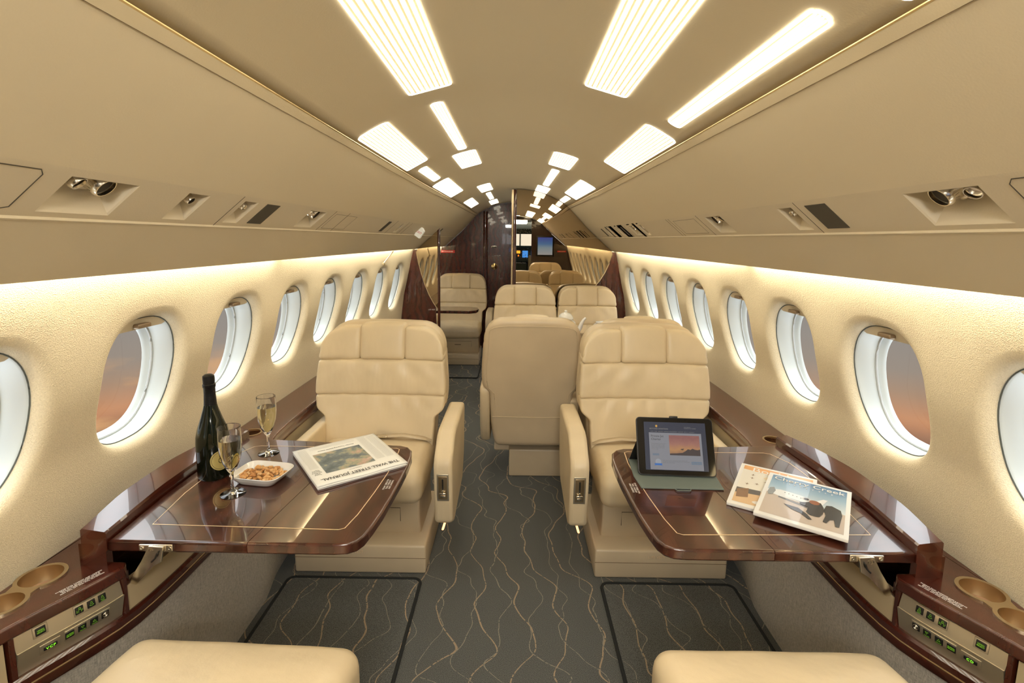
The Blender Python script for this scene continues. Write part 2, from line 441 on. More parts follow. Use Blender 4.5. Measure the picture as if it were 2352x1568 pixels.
def smooth_interp(x, tab):
    return sum(interp(x + d, tab) for d in (-.03, -.015, 0, .015, .03)) / 5

# ------------------------------------------------------------------ cabin section
Y0, Y1, YM = -.45, 6.5, 4.75
def S(y):
    if y < 2.7: return 1.0
    t = (y - 2.7) / 2.05
    return 1 - .07 * t ** 1.3 if t < 1 else .93 - .03 * (t - 1)
WT = [(0.0, 1.06), (.3, 1.12), (.615, 1.165), (.85, 1.135), (1.02, 1.087), (1.19, 1.058), (1.30, 1.03), (1.38, 1.00)]
def Xw(z): return smooth_interp(z, WT)
def ceilz(x, y): return 1.888 - .156 * (abs(x) / (.532 * S(y))) ** 2.2
VAL = [(.532, 1.732), (.74, 1.529), (.839, 1.446), (.99, 1.3215)]
def linspace(a, b, n): return [a + (b - a) * i / n for i in range(n + 1)]
ysec = linspace(Y0, Y1, 40)

# floor
struct(obj('floor', MB().box((0, 3.0, -.02), (2.3, 7.1, .04)), M_CARPET, smooth=False))
# ceiling
mb = MB()
nx = 36
mb.grid(lambda u, v: ((-.532 + 1.064 * v) * S(Y0 + (Y1 - Y0) * u), Y0 + (Y1 - Y0) * u, ceilz((-.532 + 1.064 * v) * S(Y0 + (Y1 - Y0) * u), Y0 + (Y1 - Y0) * u)), 40, nx)
ceil = struct(obj('ceiling', mb, M_CEIL, angle=60))
sd = ceil.modifiers.new('sol', 'SOLIDIFY'); sd.thickness = .03; sd.offset = 1 if ceil.data.polygons[0].normal.z > 0 else -1
n_trim = 0
for sg in (-1, 1):
    side = 'left' if sg < 0 else 'right'
    # gold edge trim where ceiling meets the valance
    n_trim += 1
    mb = MB(); mb.sweep(ysec, lambda y: .532 * S(y), [(-.0175, 1.7145), (-.016, 1.7125), (-.001, 1.7275), (.0015, 1.7305), (.001, 1.7335), (-.004, 1.734)], sg)
    struct(obj('trim_%d' % n_trim, mb, M_CEIL))
    mb = MB(); mb.sweep(ysec, lambda y: .532 * S(y), [(.0005, 1.729), (.0035, 1.7305), (.0035, 1.7325), (.0005, 1.734)], sg)
    struct(obj('trim_%d_bead' % n_trim, mb, M_GOLDLINE))
    mb = MB(); mb.sweep(ysec, lambda y: .5485 * S(y), [(-.0005, 1.7125), (.0012, 1.7135), (.0022, 1.7145), (-.0005, 1.715)], sg)
    struct(obj('trim_%d_seam' % n_trim, mb, M_SEAM))
    # upper valance sheet: a concave panel above the service strip, and the lower lip
    mb = MB()
    def up(u, v, sg=sg):
        y = Y0 + (Y1 - Y0) * u; x = VAL[0][0] + (VAL[1][0] - VAL[0][0]) * v; z = VAL[0][1] + (VAL[1][1] - VAL[0][1]) * v
        bow = .0; return (sg * (x + bow * .7) * S(y), y, z + bow * .7)
    mb.grid(up, 40, 8)
    a = obj('valance_panel', mb, M_VAL, angle=60)
    mb = MB()
    def lo(u, v, sg=sg):
        y = Y0 + (Y1 - Y0) * u
        if v < .85: t_ = v / .85; x = VAL[2][0] + (VAL[3][0] - VAL[2][0]) * t_; z = VAL[2][1] + (VAL[3][1] - VAL[2][1]) * t_; return (sg * (x) * S(y), y, z)
        t_ = (v - .85) / .15; return (sg * (VAL[3][0] + .008 * sin(pi * t_) - .004 * t_) * S(y), y, VAL[3][1] + .010 * t_)
    mb.grid(lo, 40, 20)
    b_ = obj('valance_lip', mb, M_VAL, angle=60)
    struct(a); struct(b_); a.name = 'wall_%s_valance' % side; b_.name = 'wall_%s_valance_lip' % side
    # thin bright bead under the service strip
    n_trim += 1
    mb = MB(); mb.sweep(ysec, lambda y: .839 * S(y), [(-.003, 1.442), (.004, 1.444), (.004, 1.449), (-.003, 1.451)], sg)
    struct(obj('trim_%d' % n_trim, mb, M_VAL))
    # outer cove shelf closing the gap above the wall top
    mb = MB()
    mb.grid(lambda u, v, sg=sg: (sg * (.86 + .2 * v) * S(Y0 + (Y1 - Y0) * u), Y0 + (Y1 - Y0) * u, 1.455 - .045 * v), 20, 2)
    struct(obj('wall_%s_cove_top' % side, mb, M_WHITE))

# ------------------------------------------------------------------ walls with window openings
PITCH = .493; W0 = 1.455
WCZ, WHW, WHH = .992, .158, .188
def sup(a, hw, hh, e=2.6):
    c, s_ = cos(a), sin(a)
    return (hw * math.copysign(abs(c) ** (2 / e), c), hh * math.copysign(abs(s_) ** (2 / e), s_))
ZT, ZB = 1.38, .60
def wallpt(sg, y, z, out=0): return (sg * (Xw(z) * S(y) + out), y, z)
NSEG = 72
ks = list(range(-4, 11))
pane_list = []
for sg in (-1, 1):
    side = 'left' if sg < 0 else 'right'
    mb = MB()
    for k in ks:
        yc = W0 + PITCH * k; ya, yb = yc - PITCH / 2, yc + PITCH / 2
        # boundary points of the cell hit by rays from the window centre
        rings = []
        outer = []
        for i in range(NSEG):
            a = 2 * pi * i / NSEG + pi / NSEG; c, s_ = cos(a), sin(a)
            t1 = (PITCH / 2) / abs(c) if abs(c) > 1e-6 else 1e9
            t2 = (ZT - WCZ) / s_ if s_ > 1e-6 else ((ZB - WCZ) / s_ if s_ < -1e-6 else 1e9)
            t_ = min(t1, t2); outer.append((c * t_, s_ * t_))
        # snap the nearest samples to the corners
        for cx, cz in ((PITCH / 2, ZT - WCZ), (-PITCH / 2, ZT - WCZ), (PITCH / 2, ZB - WCZ), (-PITCH / 2, ZB - WCZ)):
            j = min(range(NSEG), key=lambda i: (outer[i][0] - cx) ** 2 + (outer[i][1] - cz) ** 2); outer[j] = (cx, cz)
        flare = [(1.0, .034), (1.025, .018), (1.065, .007), (1.12, .0018), (1.18, 0)]
        loops = []
        for fac, o_ in flare:
            L = []
            for i in range(NSEG):
                a = math.atan2(outer[i][1] * WHW / WHH, outer[i][0])
                dx, dz = sup(a, WHW * fac, WHH * fac)
                L.append(wallpt(sg, yc + dx, WCZ + dz, o_))
            loops.append(L)
        last = [sup(math.atan2(outer[i][1] * WHW / WHH, outer[i][0]), WHW * 1.18, WHH * 1.18) for i in range(NSEG)]
        for t_ in (.33, .66, 1):
            loops.append([wallpt(sg, yc + last[i][0] + (outer[i][0] - last[i][0]) * t_, WCZ + last[i][1] + (outer[i][1] - last[i][1]) * t_) for i in range(NSEG)])
        vs = [p for L in loops for p in L]
        fs = [(r * NSEG + i, r * NSEG + (i + 1) % NSEG, (r + 1) * NSEG + (i + 1) % NSEG, (r + 1) * NSEG + i) for r in range(len(loops) - 1) for i in range(NSEG)]
        mb.add(vs, fs)
    # lower wall down to the floor
    yw = linspace(W0 + PITCH * (ks[0] - .5), W0 + PITCH * (ks[-1] + .5), 56)
    mb.grid(lambda u, v, sg=sg: wallpt(sg, yw[0] + (yw[-1] - yw[0]) * u, .60 * v), 56, 8)
    wl = struct(obj('wall_' + side, mb, M_WALL, angle=80))

# window units (one prototype, copied)
def window_unit(name, sg, yc):
    root = bpy.data.objects.new(name, None); COL.objects.link(root); root.empty_display_size = .05
    xw = Xw(WCZ) * S(yc); root.location = (sg * xw, yc, WCZ); root['kind'] = 'structure'
    return root
protoparts = {}
def lip_x(dz, yc=W0):   # outward offset of the wall skin at height WCZ+dz relative to the centre
    return Xw(WCZ + dz) - Xw(WCZ)
def build_window(root, sg):
    # white reveal tube
    mb = MB(); n = 64
    rings = [(1.035, .030, True), (1.0, .034, True), (.985, .045, True), (.965, .085, True), (.955, .105, False), (.90, .112, False), (.885, .125, False)]
    vs = []
    for fac, o_, follow in rings:
        for i in range(n):
            dy, dz = sup(2 * pi * i / n, WHW * fac, WHH * fac)
            vs.append((sg * (o_ + lip_x(dz) * (1 if follow else .75)), dy, dz))
    fs = [(r * n + i, r * n + (i + 1) % n, (r + 1) * n + (i + 1) % n, (r + 1) * n + i) for r in range(len(rings) - 1) for i in range(n)]
    mb.add(vs, fs)
    q = obj('window_frame', mb, M_WHITE, root, angle=50)
    # shade of the gap between lip and reveal, laid in as a dark tube
    mb = MB(); pts = []
    for i in range(n):
        dy, dz = sup(2 * pi * i / n, WHW * .992, WHH * .992); pts.append((sg * (.036 + lip_x(dz)), dy, dz))
    mb.tube(pts, .0017, 6, closed=True); obj('gap_shade', mb, M_GAPSHADE, root)
    # a second inner bead line on the reveal
    mb = MB(); pts = []
    for i in range(n):
        dy, dz = sup(2 * pi * i / n, WHW * .945, WHH * .945); pts.append((sg * (.100 + lip_x(dz) * .8), dy, dz))
    mb.tube(pts, .0035, 6, closed=True); obj('pane_seal', mb, mat('grey_seal', (.55, .57, .57), .5) if 'grey_seal' not in bpy.data.materials else bpy.data.materials['grey_seal'], root)
    # pane
    mb = MB(); vs = []
    for i in range(n):
        dy, dz = sup(2 * pi * i / n, WHW * .90, WHH * .90); vs.append((sg * (.120 + lip_x(dz) * .75), dy, dz))
    mb.add(vs, [list(range(n))]); obj('pane', mb, M_PANE, root, smooth=False)
    # raised pleated shade: a cap slice in the top of the opening with a handle
    mb = MB(); zs = WHH * .80
    for (o0, o1) in ((.040, .050),):
        top = []; 
        for i in range(17):
            a = radians(128 - 76 * i / 16) if False else None
        arc = [sup(pi * (.10 + .80 * i / 20), WHW * .985, WHH * .985) for i in range(21)]
        arc = [p for p in arc if p[1] > zs - .002]
        m_ = len(arc); vs = []
        for (dy, dz) in arc: vs.append((sg * (.038 + lip_x(dz)), dy, dz))
        for (dy, dz) in arc: vs.append((sg * (.046 + lip_x(zs)), dy * .98, zs))
        for (dy, dz) in arc: vs.append((sg * (.066 + lip_x(zs)), dy * .98, zs))
        fs = [(r * m_ + i, r * m_ + i + 1, (r + 1) * m_ + i + 1, (r + 1) * m_ + i) for r in range(2) for i in range(m_ - 1)]
        mb.add(vs, fs)
    obj('window_shade', mb, M_PSU, root, angle=50)
    mb = MB(); mb.rbox((sg * (.032 + lip_x(zs)), 0, zs + .012), (.020, .052, .014), .004, (1, 1, 1), 2); obj('shade_handle', mb, bpy.data.materials.get('bronze_handle') or mat('bronze_handle', (.30, .22, .14), .35, .4), root)
wi = 0; protos = {}
for sg in (-1, 1):
    for k in range(-4, 11):
        wi += 1; yc = W0 + PITCH * k
        if sg not in protos:
            r = window_unit('window_%d' % wi, sg, yc); build_window(r, sg); protos[sg] = r
        else:
            r = protos[sg].copy(); COL.objects.link(r); r.name = 'window_%d' % wi; r.location = (sg * Xw(WCZ) * S(yc), yc, WCZ)
            for ch in children(protos[sg]):
                c = ch.copy(); COL.objects.link(c); c.parent = r

# outer skin closing the shell (blocks light behind the liners)
for sg in (-1, 1):
    mb = MB()
    prof = [(.45, 1.93), (.75, 1.75), (1.02, 1.5), (1.13, 1.36), (1.16, 1.24)]
    mb.grid(lambda u, v, sg=sg: (sg * interp(v * 4, list(enumerate([p[0] for p in prof]))) * S(Y0 + (Y1 - Y0) * u), Y0 + (Y1 - Y0) * u, interp(v * 4, list(enumerate([p[1] for p in prof])))), 12, 4)
    q = struct(obj('wall_%s_outer_skin' % ('left' if sg < 0 else 'right'), mb, M_WHITE))
    q.modifiers.new('sol', 'SOLIDIFY').thickness = .01

# cove lights: long hidden fluorescent strips above the wall
for sg in (-1, 1):
    for (ya, yb) in ((Y0 + .05, 2.15), (2.2, 4.7), (4.85, 6.4)):
        ld = bpy.data.lights.new('cove_strip', 'AREA'); ld.shape = 'RECTANGLE'; ld.size = .018; ld.size_y = yb - ya
        ld.energy = COVE * (yb - ya) / 2.5; ld.color = (1, .89, .66)
        lo_ = bpy.data.objects.new('cove_light', ld); COL.objects.link(lo_)
        ym = (ya + yb) / 2; lo_.location = (sg * .992 * S(ym), ym, 1.352)
        d = Vector((sg * .35, 0, -1)).normalized(); lo_.rotation_euler = d.to_track_quat('-Z', 'Y').to_euler()
        xd = S(yb) - S(ya); 
        # align the long axis with the cabin
        z_ = -d; y_ = Vector((sg * xd, yb - ya, 0)).normalized(); x_ = y_.cross(z_).normalized(); z_ = x_.cross(y_)
        lo_.matrix_world = Matrix(((x_.x, y_.x, z_.x, lo_.location.x), (x_.y, y_.y, z_.y, ym), (x_.z, y_.z, z_.z, 1.352), (0, 0, 0, 1)))
        pass

# ------------------------------------------------------------------ ceiling lamps
LAMPS = [
 ('inner_left', -.318, -.19, -.15, 1.55, 8, 'widest lamp panel overhead on the left, ending before the narrow strip'),
 ('', -.281, -.240, 1.69, 2.525, 3, 'narrow slatted lamp strip on the inner left row'),
 ('', -.322, -.205, 2.61, 3.07, 9, 'inner left lamp panel just beyond the narrow strip'),
 ('', -.322, -.215, 4.10, 4.60, 8, 'short inner left lamp panel left of the partition post'),
 ('', -.296, -.250, 4.78, 5.50, 3, 'small lamp strip above the aft seat'),
 ('', -.318, -.222, 5.66, 6.20, 8, 'last lamp panel in front of the aft mahogany bulkhead'),
 ('', -.520, -.420, 1.69, 2.465, 8, 'bright outer left lamp panel beside the ceiling trim'),
 ('', -.490, -.450, 2.58, 3.06, 3, 'short lamp strip between two outer left lamp panels'),
 ('', -.520, -.422, 3.17, 3.97, 8, 'middle lamp panel of the outer left row'),
 ('', -.505, -.422, 4.66, 5.40, 7, 'farthest lamp panel of the outer left row'),
 ('', .198, .322, -.15, 1.54, 8, 'widest lamp panel overhead on the right, nearest the camera'),
 ('', .198, .322, 2.65, 3.08, 9, 'inner right lamp panel with radiating slats over the middle seat'),
 ('', .232, .279, 3.22, 4.14, 3, 'slim lamp strip leading to the bronze mirror on the right'),
 ('', .197, .306, 4.24, 4.70, 8, 'inner right lamp panel touching the top of the bronze mirror'),
 ('', .452, .490, .82, 1.565, 4, 'long narrow lamp strip with rounded ends at upper right'),
 ('', .420, .520, 1.675, 2.46, 8, 'outer right lamp panel below the long narrow strip'),
 ('', .415, .512, 3.22, 4.10, 8, 'outer right lamp panel near the mirrored partition'),
 ('', .440, .482, 4.22, 4.70, 3, 'small outer right lamp strip meeting the bronze mirror'),
 ('', .430, .520, -.35, .72, 8, 'lamp panel cut off at the top right corner'),
]
def lamp_panel(x0, x1, y0, y1, nb, label):
    r0 = Vector(((x0 + x1) / 2, (y0 + y1) / 2, ceilz((x0 + x1) / 2, (y0 + y1) / 2)))
    t = thing('ceiling_lamp', label, 'ceiling lamp', (0, 0, 0), 0, 'slatted ceiling lamps'); t.location = r0
    def P(x, y, d): 
        k = S(y); z = ceilz(x * k, y); e = 1e-3; g = (ceilz(x * k + e, y) - ceilz(x * k - e, y)) / (2 * e); n = Vector((-g, 0, 1)).normalized()
        return Vector((x * k, y, z)) - n * d - r0
    wd, ln = x1 - x0, y1 - y0; r = min(.018, wd * .45)
    # rounded plan outline
    def outline(ins, nx_=5):
        pts = []; rr = max(r - ins, .002)
        for cx, cy, a0 in ((x1 - ins - rr, y1 - ins - rr, 0), (x0 + ins + rr, y1 - ins - rr, 90), (x0 + ins + rr, y0 + ins + rr, 180), (x1 - ins - rr, y0 + ins + rr, 270)):
            for i in range(5): a = radians(a0 + 90 * i / 4); pts.append((cx + rr * cos(a), cy + rr * sin(a)))
        return pts
    # bezel ring
    mb = MB(); A, B = outline(0), outline(.0045); n = len(A)
    vs = [P(x, y, 0) for x, y in A] + [P(x, y, .003) for x, y in A] + [P(x, y, .003) for x, y in B] + [P(x, y, -.001) for x, y in B]
    # subdivide straight cross edges not needed: curvature over one lamp is small
    mb.add(vs, [(q * n + i, q * n + (i + 1) % n, (q + 1) * n + (i + 1) % n, (q + 1) * n + i) for q in range(3) for i in range(n)])
    obj('bezel', mb, M_LAMP, t)
    # back plate
    mb = MB(); mb.grid(lambda u, v: P(x0 + .003 + (wd - .006) * v, y0 + .003 + (ln - .006) * u, .0012), 4, 8); obj('louver_plate', mb, M_CEIL, t)
    # lit slots
    mb = MB(); ins = .0075; wS = (wd - 2 * ins) / nb; gap = wS * .46
    for i in range(nb):
        a = x0 + ins + i * wS + gap / 2; b = a + wS - gap
        cen = abs((i + .5) / nb - .5) * 2; yy = ins + .004 * cen
        m_ = 4
        vs = []; loop = [(a, y0 + yy + .004), (a + (b - a) * .2, y0 + yy), (b - (b - a) * .2, y0 + yy), (b, y0 + yy + .004), (b, y1 - yy - .004), (b - (b - a) * .2, y1 - yy), (a + (b - a) * .2, y1 - yy), (a, y1 - yy - .004)]
        # split along y for the taper
        mb.add([P(x, y, .0026) for x, y in loop], [list(range(8))])
    obj('lit_slots', mb, M_LAMP, t, smooth=False)
    return t
for i, (nm, x0, x1, y0, y1, nb, lab) in enumerate(LAMPS): lamp_panel(x0, x1, y0, y1, nb, lab)

# ------------------------------------------------------------------ passenger service strips with recessed pockets
ST, SB = VAL[1], VAL[2]
def sp(sg, y, t, d=0):   # t 0 bottom .. 1 top ; d outward depth
    nx_, nz_ = .642, .766
    return Vector((sg * ((SB[0] + (ST[0] - SB[0]) * t) * S(y) + nx_ * d), y, SB[1] + (ST[1] - SB[1]) * t + nz_ * d))
POCK = {1: [(.84, 1.0, 2), (1.40, 1.472, 1), (1.883, 2.03, 2), (3.03, 3.10, 1), (3.20, 3.34, 2), (3.62, 3.70, 1), (3.90, 3.97, 1), (4.03, 4.10, 1)],
        -1: [(.87, 1.026, 2), (1.182, 1.263, 1), (1.426, 1.498, 1), (1.885, 2.04, 2), (3.36, 3.43, 1)]}
GRIL = {1: [(1.247, 1.333), (3.52, 3.56), (4.2, 4.24)], -1: [(1.55, 1.633), (3.027, 3.085), (4.9, 4.95)]}
SEAMS = {1: [1.37, 2.508, 2.47, 2.1, 3.45], -1: [1.40, 2.12, 2.29, 3.2, 3.5, 3.6]}
WHERE = {1: 'right', -1: 'left'}
def nozzle(sg, y, t, big, tilt, lab, Rr=None):
    c = sp(sg, y, t, .030)
    ax = Vector((-sg * .642 - sg * tilt[0], tilt[1], -.766)).normalized()
    M = ax.to_track_quat('Z', 'X').to_matrix().to_4x4()
    R_ = Rr or (.0245 if big else .0165)
    th = thing('reading_lamp' if big else 'air_vent', lab, 'reading lamp' if big else 'air vent', c, 0, 'overhead nozzles')
    mb = MB(); mb.lathe([(R_ * 1.25, -.012), (R_ * 1.3, -.006), (R_ * 1.25, -.002), (R_ * 1.02, 0), (R_ * .98, .002), (R_ * .92, .016), (R_ * .98, .017), (R_ * .98, .020), (R_ * .86, .026), (R_ * .78, .026)], M=M, n=28, cap=False)
    obj('nozzle_body', mb, M_CHROME, th, angle=30)
    mb = MB(); mb.lathe([(R_ * .80, .018), (.0005, .016)], M=M, n=24, cap=True); obj('lens', mb, M_GRILLE if big else M_CHROME, th)
    mb = MB()
    for i in range(20):
        a = 2 * pi * i / 20; p = M @ Vector((R_ * .93 * cos(a), R_ * .93 * sin(a), .003)); q = M @ Vector((R_ * .93 * cos(a), R_ * .93 * sin(a), .015)); mb.tube([p, q], .0007, 4)
    obj('grip_ridges', mb, M_CHROME, th)
ORD = ['nearest', 'second nearest', 'third', 'fourth', 'fifth', 'sixth', 'seventh', 'eighth']
for sg in (-1, 1):
    mb = MB(); cur = Y0
    def quad(y0, y1, t0, t1):
        n = max(1, int((y1 - y0) / .15))
        mb.grid(lambda u, v: sp(sg, y0 + (y1 - y0) * u, t0 + (t1 - t0) * v), n, 1)
    for (ya, yb, kind) in POCK[sg]:
        quad(cur, ya, 0, 1); quad(ya, yb, 0, .14); quad(ya, yb, .86, 1); cur = yb
        wy = yb - ya; d = .052; iy = wy * .22 if kind == 2 else wy * .30
        o4 = [sp(sg, ya, .14), sp(sg, yb, .14), sp(sg, yb, .86), sp(sg, ya, .86)]
        m4 = [sp(sg, ya + .003, .17, .003), sp(sg, yb - .003, .17, .003), sp(sg, yb - .003, .83, .003), sp(sg, ya + .003, .83, .003)]
        i4 = [sp(sg, ya + iy, .50, d), sp(sg, yb - iy, .50, d), sp(sg, yb - .006, .80, d), sp(sg, ya + .006, .80, d)]
        mb.add(o4 + m4 + i4, [(i, (i + 1) % 4, 4 + (i + 1) % 4, 4 + i) for i in range(4)] + [(4 + i, 4 + (i + 1) % 4, 8 + (i + 1) % 4, 8 + i) for i in range(4)] + [(8, 9, 10, 11)])
    quad(cur, Y1, 0, 1)
    q = struct(obj('wall_%s_service_strip' % WHERE[sg], mb, M_PSU, angle=20))
    for j, (ya, yb, kind) in enumerate(POCK[sg]):
        side = WHERE[sg]; o_ = ORD[j]
        if kind == 2:
            ysn, ysf = (ya + (yb - ya) * .20, ya + (yb - ya) * .60)
            nozzle(sg, ysn, .70, False, (.0, .35 * (1 if sg < 0 else -1) * .5), 'small air nozzle beside a reading lamp, %s recess of the %s overhead strip' % (o_, side))
            nozzle(sg, ysf, .66, True, (.15, .1), 'larger metal reading lamp, %s recess of the %s overhead strip' % (o_, side))
        else:
            nozzle(sg, (ya + yb) / 2, .62, (yb - ya) > .075, (.1, .1), 'metal nozzle alone in the %s recess, %s overhead strip' % (o_, side), .0125)
    for j, (ya, yb) in enumerate(GRIL[sg]):
        mb = MB(); mb.prism([(0, 0)], 0, 0) if False else None
        a = [sp(sg, ya, .17, -.0015), sp(sg, yb, .17, -.0015), sp(sg, yb, .86, -.0015), sp(sg, ya, .86, -.0015)]
        b = [sp(sg, ya, .17, .001), sp(sg, yb, .17, .001), sp(sg, yb, .86, .001), sp(sg, ya, .86, .001)]
        mb.add(a + b, [(0, 1, 2, 3), (4, 7, 6, 5)] + [(i, 4 + i, 4 + (i + 1) % 4, (i + 1) % 4) for i in range(4)])
        tag(obj('speaker_grille', mb, M_GRILLE, smooth=False), '%s dark brown grille in the %s overhead strip' % (('large near', 'small middle', 'farthest')[j], WHERE[sg]), 'grille', 'overhead grilles')
    mb = MB()
    for ys_ in SEAMS[sg]:
        mb.tube([sp(sg, ys_, .02), sp(sg, ys_, .98)], .0009, 4)
    # hatch outline nearest the camera
    yh = .79 if sg > 0 else .82
    pts = [sp(sg, yh, .2), sp(sg, yh, .82), sp(sg, yh - .01, .9), sp(sg, .45, .9), sp(sg, .45, .14), sp(sg, yh - .02, .14)]
    mb.tube(pts, .0011, 4, closed=True)
    # row of small hatches mid cabin
    for (a_, b_) in ((2.15, 2.43),):
        mb.tube([sp(sg, a_, .15), sp(sg, a_, .85), sp(sg, b_, .85), sp(sg, b_, .15)], .0007, 4, closed=True)
    struct(obj('trim_%d' % (9 + sg), mb, M_GRILLE))

# EXIT sign hanging from the left strip: a wedge standing square to the sloping valance
t = thing('exit_sign', 'white EXIT sign with red letters under the left overhead strip', 'sign', (-.757, 4.0, 1.466))
ux = Vector((.055, 0, -.038)).normalized(); uy = Vector((.50, 0, .866)).normalized()
def es(a, b, y): return ux * a + uy * b + Vector((0, y, 0))
mb = MB(); A_ = [es(-.024, -.040, 0), es(.024, -.040, 0), es(.030, .030, 0), es(.010, .044, 0), es(-.024, .044, 0)]
B_ = [p + Vector((0, .05, 0)) for p in A_]
mb.add(A_ + B_, [(0, 1, 2, 3, 4), (9, 8, 7, 6, 5)] + [(i, i + 5, (i + 1) % 5 + 5, (i + 1) % 5) for i in range(5)])
obj('sign_body', mb, mat('sign_white', (.80, .80, .74), .4, emit=(.9, .9, .8), es=.12), t, smooth=False, bevel=.002)
text_mesh('lettering', 'EXIT', .026, frame(es(0, 0, -.001), ux, uy), mat('sign_red', (.6, .02, .02), .5), t, sx=.85)

# ------------------------------------------------------------------ mirrored partitions
def outline_side(sg, y, x_in, z_floor=0.0, inset=.003):
    """points from the ceiling at x_in round the section down to the floor, in (x,z)"""
    k = S(y); pts = []
    xs = [x for x in linspace(0, .532 * k, 14)]
    if x_in < .532 * k:
        for x in xs:
            if x > x_in + .005: pts.append((x, ceilz(x, y) - inset))
        pts.insert(0, (x_in, ceilz(x_in, y) - inset))
    for (x, z) in VAL[1:]: 
        if x * k > x_in: pts.append((x * k - inset, z - inset))
    for z in (1.29, 1.2, 1.1, 1.0, .9, .8, .7, .615, .5, .3, .1, z_floor): pts.append((Xw(z) * k + .05, z))
    pts.append((x_in, z_floor))
    return [(sg * x, z) for x, z in pts]
kM = S(YM)
# right partition
XP = .012
t = thing('mirrored_partition', 'tall bronze-mirrored partition with mahogany foot filling the right of the aisle', 'partition', (0, YM, 0))
R_out = outline_side(1, YM, XP)
mb = MB(); Mz = Matrix(((1, 0, 0, 0), (0, 0, 1, 0), (0, 1, 0, 0), (0, 0, 0, 1)))   # (x,z,depth)->(x,depth,z)
mb.prism(R_out, .0, .03, M=Mz); obj('mahogany_panel', mb, M_WOOD, t, smooth=False)
curveR = [(.922, 1.296), (.895, 1.21), (.86, 1.13), (.81, 1.045), (.745, .965), (.66, .89), (.56, .83), (.44, .785), (.3, .76), (XP + .004, .75)]
mir = [p for p in R_out if p[1] > 1.3]
mir = [(max(x, XP + .004), z) for x, z in mir] + curveR
mb = MB(); mb.prism(mir, -.003, -.0002, M=Mz); obj('mirror', mb, M_MIRROR, t, smooth=False)
mb = MB(); mb.tube([(x + .002, -.004, z - .003) for x, z in curveR], .0045, 8); obj('gold_edge_trim', mb, M_BRASS, t)
mb = MB(); mb.rbox((-.004, .005, (ceilz(0, YM)) / 2), (.030, .045, ceilz(0, YM) - .01), .012, (1, 1, 12), 3); obj('door_post', mb, M_WOOD, t)
mb = MB(); mb.tube([(-.022, -.018, z) for z in linspace(.01, ceilz(0, YM) - .01, 10)], .0095, 12); obj('bronze_rod', mb, M_BRASS, t)
# wavy window reflections in the mahogany foot, shaped as raised ridges
mb = MB()
for i, x0 in enumerate((.86, .91, .96, 1.005)):
    mb.tube([(x0 + .035 * ((1.05 - z) / .5) ** 2 - .03, .003, z) for z in linspace(.66 + .03 * i, 1.10 - .02 * i, 10)], [.001] + [.006] * 9 + [.001], 8)
obj('reflection_ridges', mb, M_WOOD, t)

# left partition
t = thing('mirrored_partition', 'shorter bronze-mirrored partition with mahogany foot at the left of the aisle', 'partition', (0, YM, 0))
XL = .715 
L_out = outline_side(-1, YM, XL * 1.0)
L_top = [p for p in L_out]
mb = MB(); mb.prism(L_out, 0, .03, M=Mz); obj('mahogany_panel', mb, M_WOOD, t, smooth=False)
curveL = [(-.925, 1.296), (-.905, 1.19), (-.88, 1.095), (-.845, .985), (-.805, .885), (-.765, .81), (-XL - .012, .755)]
ext = [p for p in L_out if p[1] > 1.31 and p[0] < -XL]
mir = [(-XL - .012, VAL[1][1] - .02)] + [(min(x, -XL - .012), z) for x, z in ext] + curveL
mb = MB(); mb.prism(mir, -.003, -.0002, M=Mz); obj('mirror', mb, M_MIRROR, t, smooth=False)
mb = MB(); mb.tube([(x - .002, -.004, z - .003) for x, z in curveL], .0045, 8); obj('gold_edge_trim', mb, M_BRASS, t)
mb = MB(); mb.rbox((-XL, .01, .765), (.022, .05, 1.52), .006, (1, 1, 8), 2); obj('edge_strip', mb, M_WOOD, t)
mb = MB()
for i, x0 in enumerate((-.90, -.945, -.99, -1.03)):
    mb.tube([(x0 - .035 * ((1.05 - z) / .5) ** 2 + .02, .003, z) for z in linspace(.72 + .03 * i, 1.10 - .04 * i, 10)], [.001] + [.006] * 9 + [.001], 8)
obj('reflection_ridges', mb, M_WOOD, t)  # left foot: reflected window streaks modelled as ridges
mb = MB(); text_mesh('placard', 'LIFE VEST', .016, frame((-.785, -.0035, .745), (1, 0, 0), (0, 0, 1)), M_PRINT, t)

# ------------------------------------------------------------------ aft bulkhead, its door and signs
YB = 6.5; kB = S(YB)
def sec_out(y, x_lim=None):
    R = outline_side(1, y, 0.0); L = outline_side(-1, y, 0.0)
    R = R[:-1]; L = [p for p in L[:-1]][::-1]
    return L[:-1] + R
mb = MB(); mb.prism(sec_out(YB - .01), 0, .04, M=Mz)
q = obj('wall_back', mb, M_WOOD, smooth=False); q.location = (0, YB - .03, 0); struct(q)
# sliding door leaf with lock, knob and pillars
r = bpy.data.objects.new('door_1', None); COL.objects.link(r); r.location = (0, YB, 0); r['kind'] = 'structure'
mb = MB(); mb.box((-.19, -.045, .90), (.31, .02, 1.76)); obj('door_leaf', mb, M_WOOD, r, smooth=False, bevel=.004)
mb = MB(); mb.rbox((-.262, -.058, 1.325), (.072, .008, .026), .004, (2, 1, 2), 2); obj('lock_slot', mb, M_CHROME, r)
mb = MB(); mb.rbox((-.262, -.0625, 1.325), (.050, .004, .011), .002, (1, 1, 1), 2); obj('slot_opening', mb, M_BLACK, r)
Mk = Matrix.Rotation(radians(90), 4, 'X')
mb = MB(); mb.lathe([(.040, 0), (.040, .006), (.031, .009), (.030, .014), (.021, .016), (.021, .030), (.010, .034), (.0005, .035)], M=Mk, c=(-.255, -.055, 1.075), n=32); obj('door_knob', mb, M_GOLD, r)
text_mesh('placard', 'LAVATORY', .016, frame((-.215, -.0565, 1.215), (1, 0, 0), (0, 0, 1)), M_PRINT, r)
mb = MB()
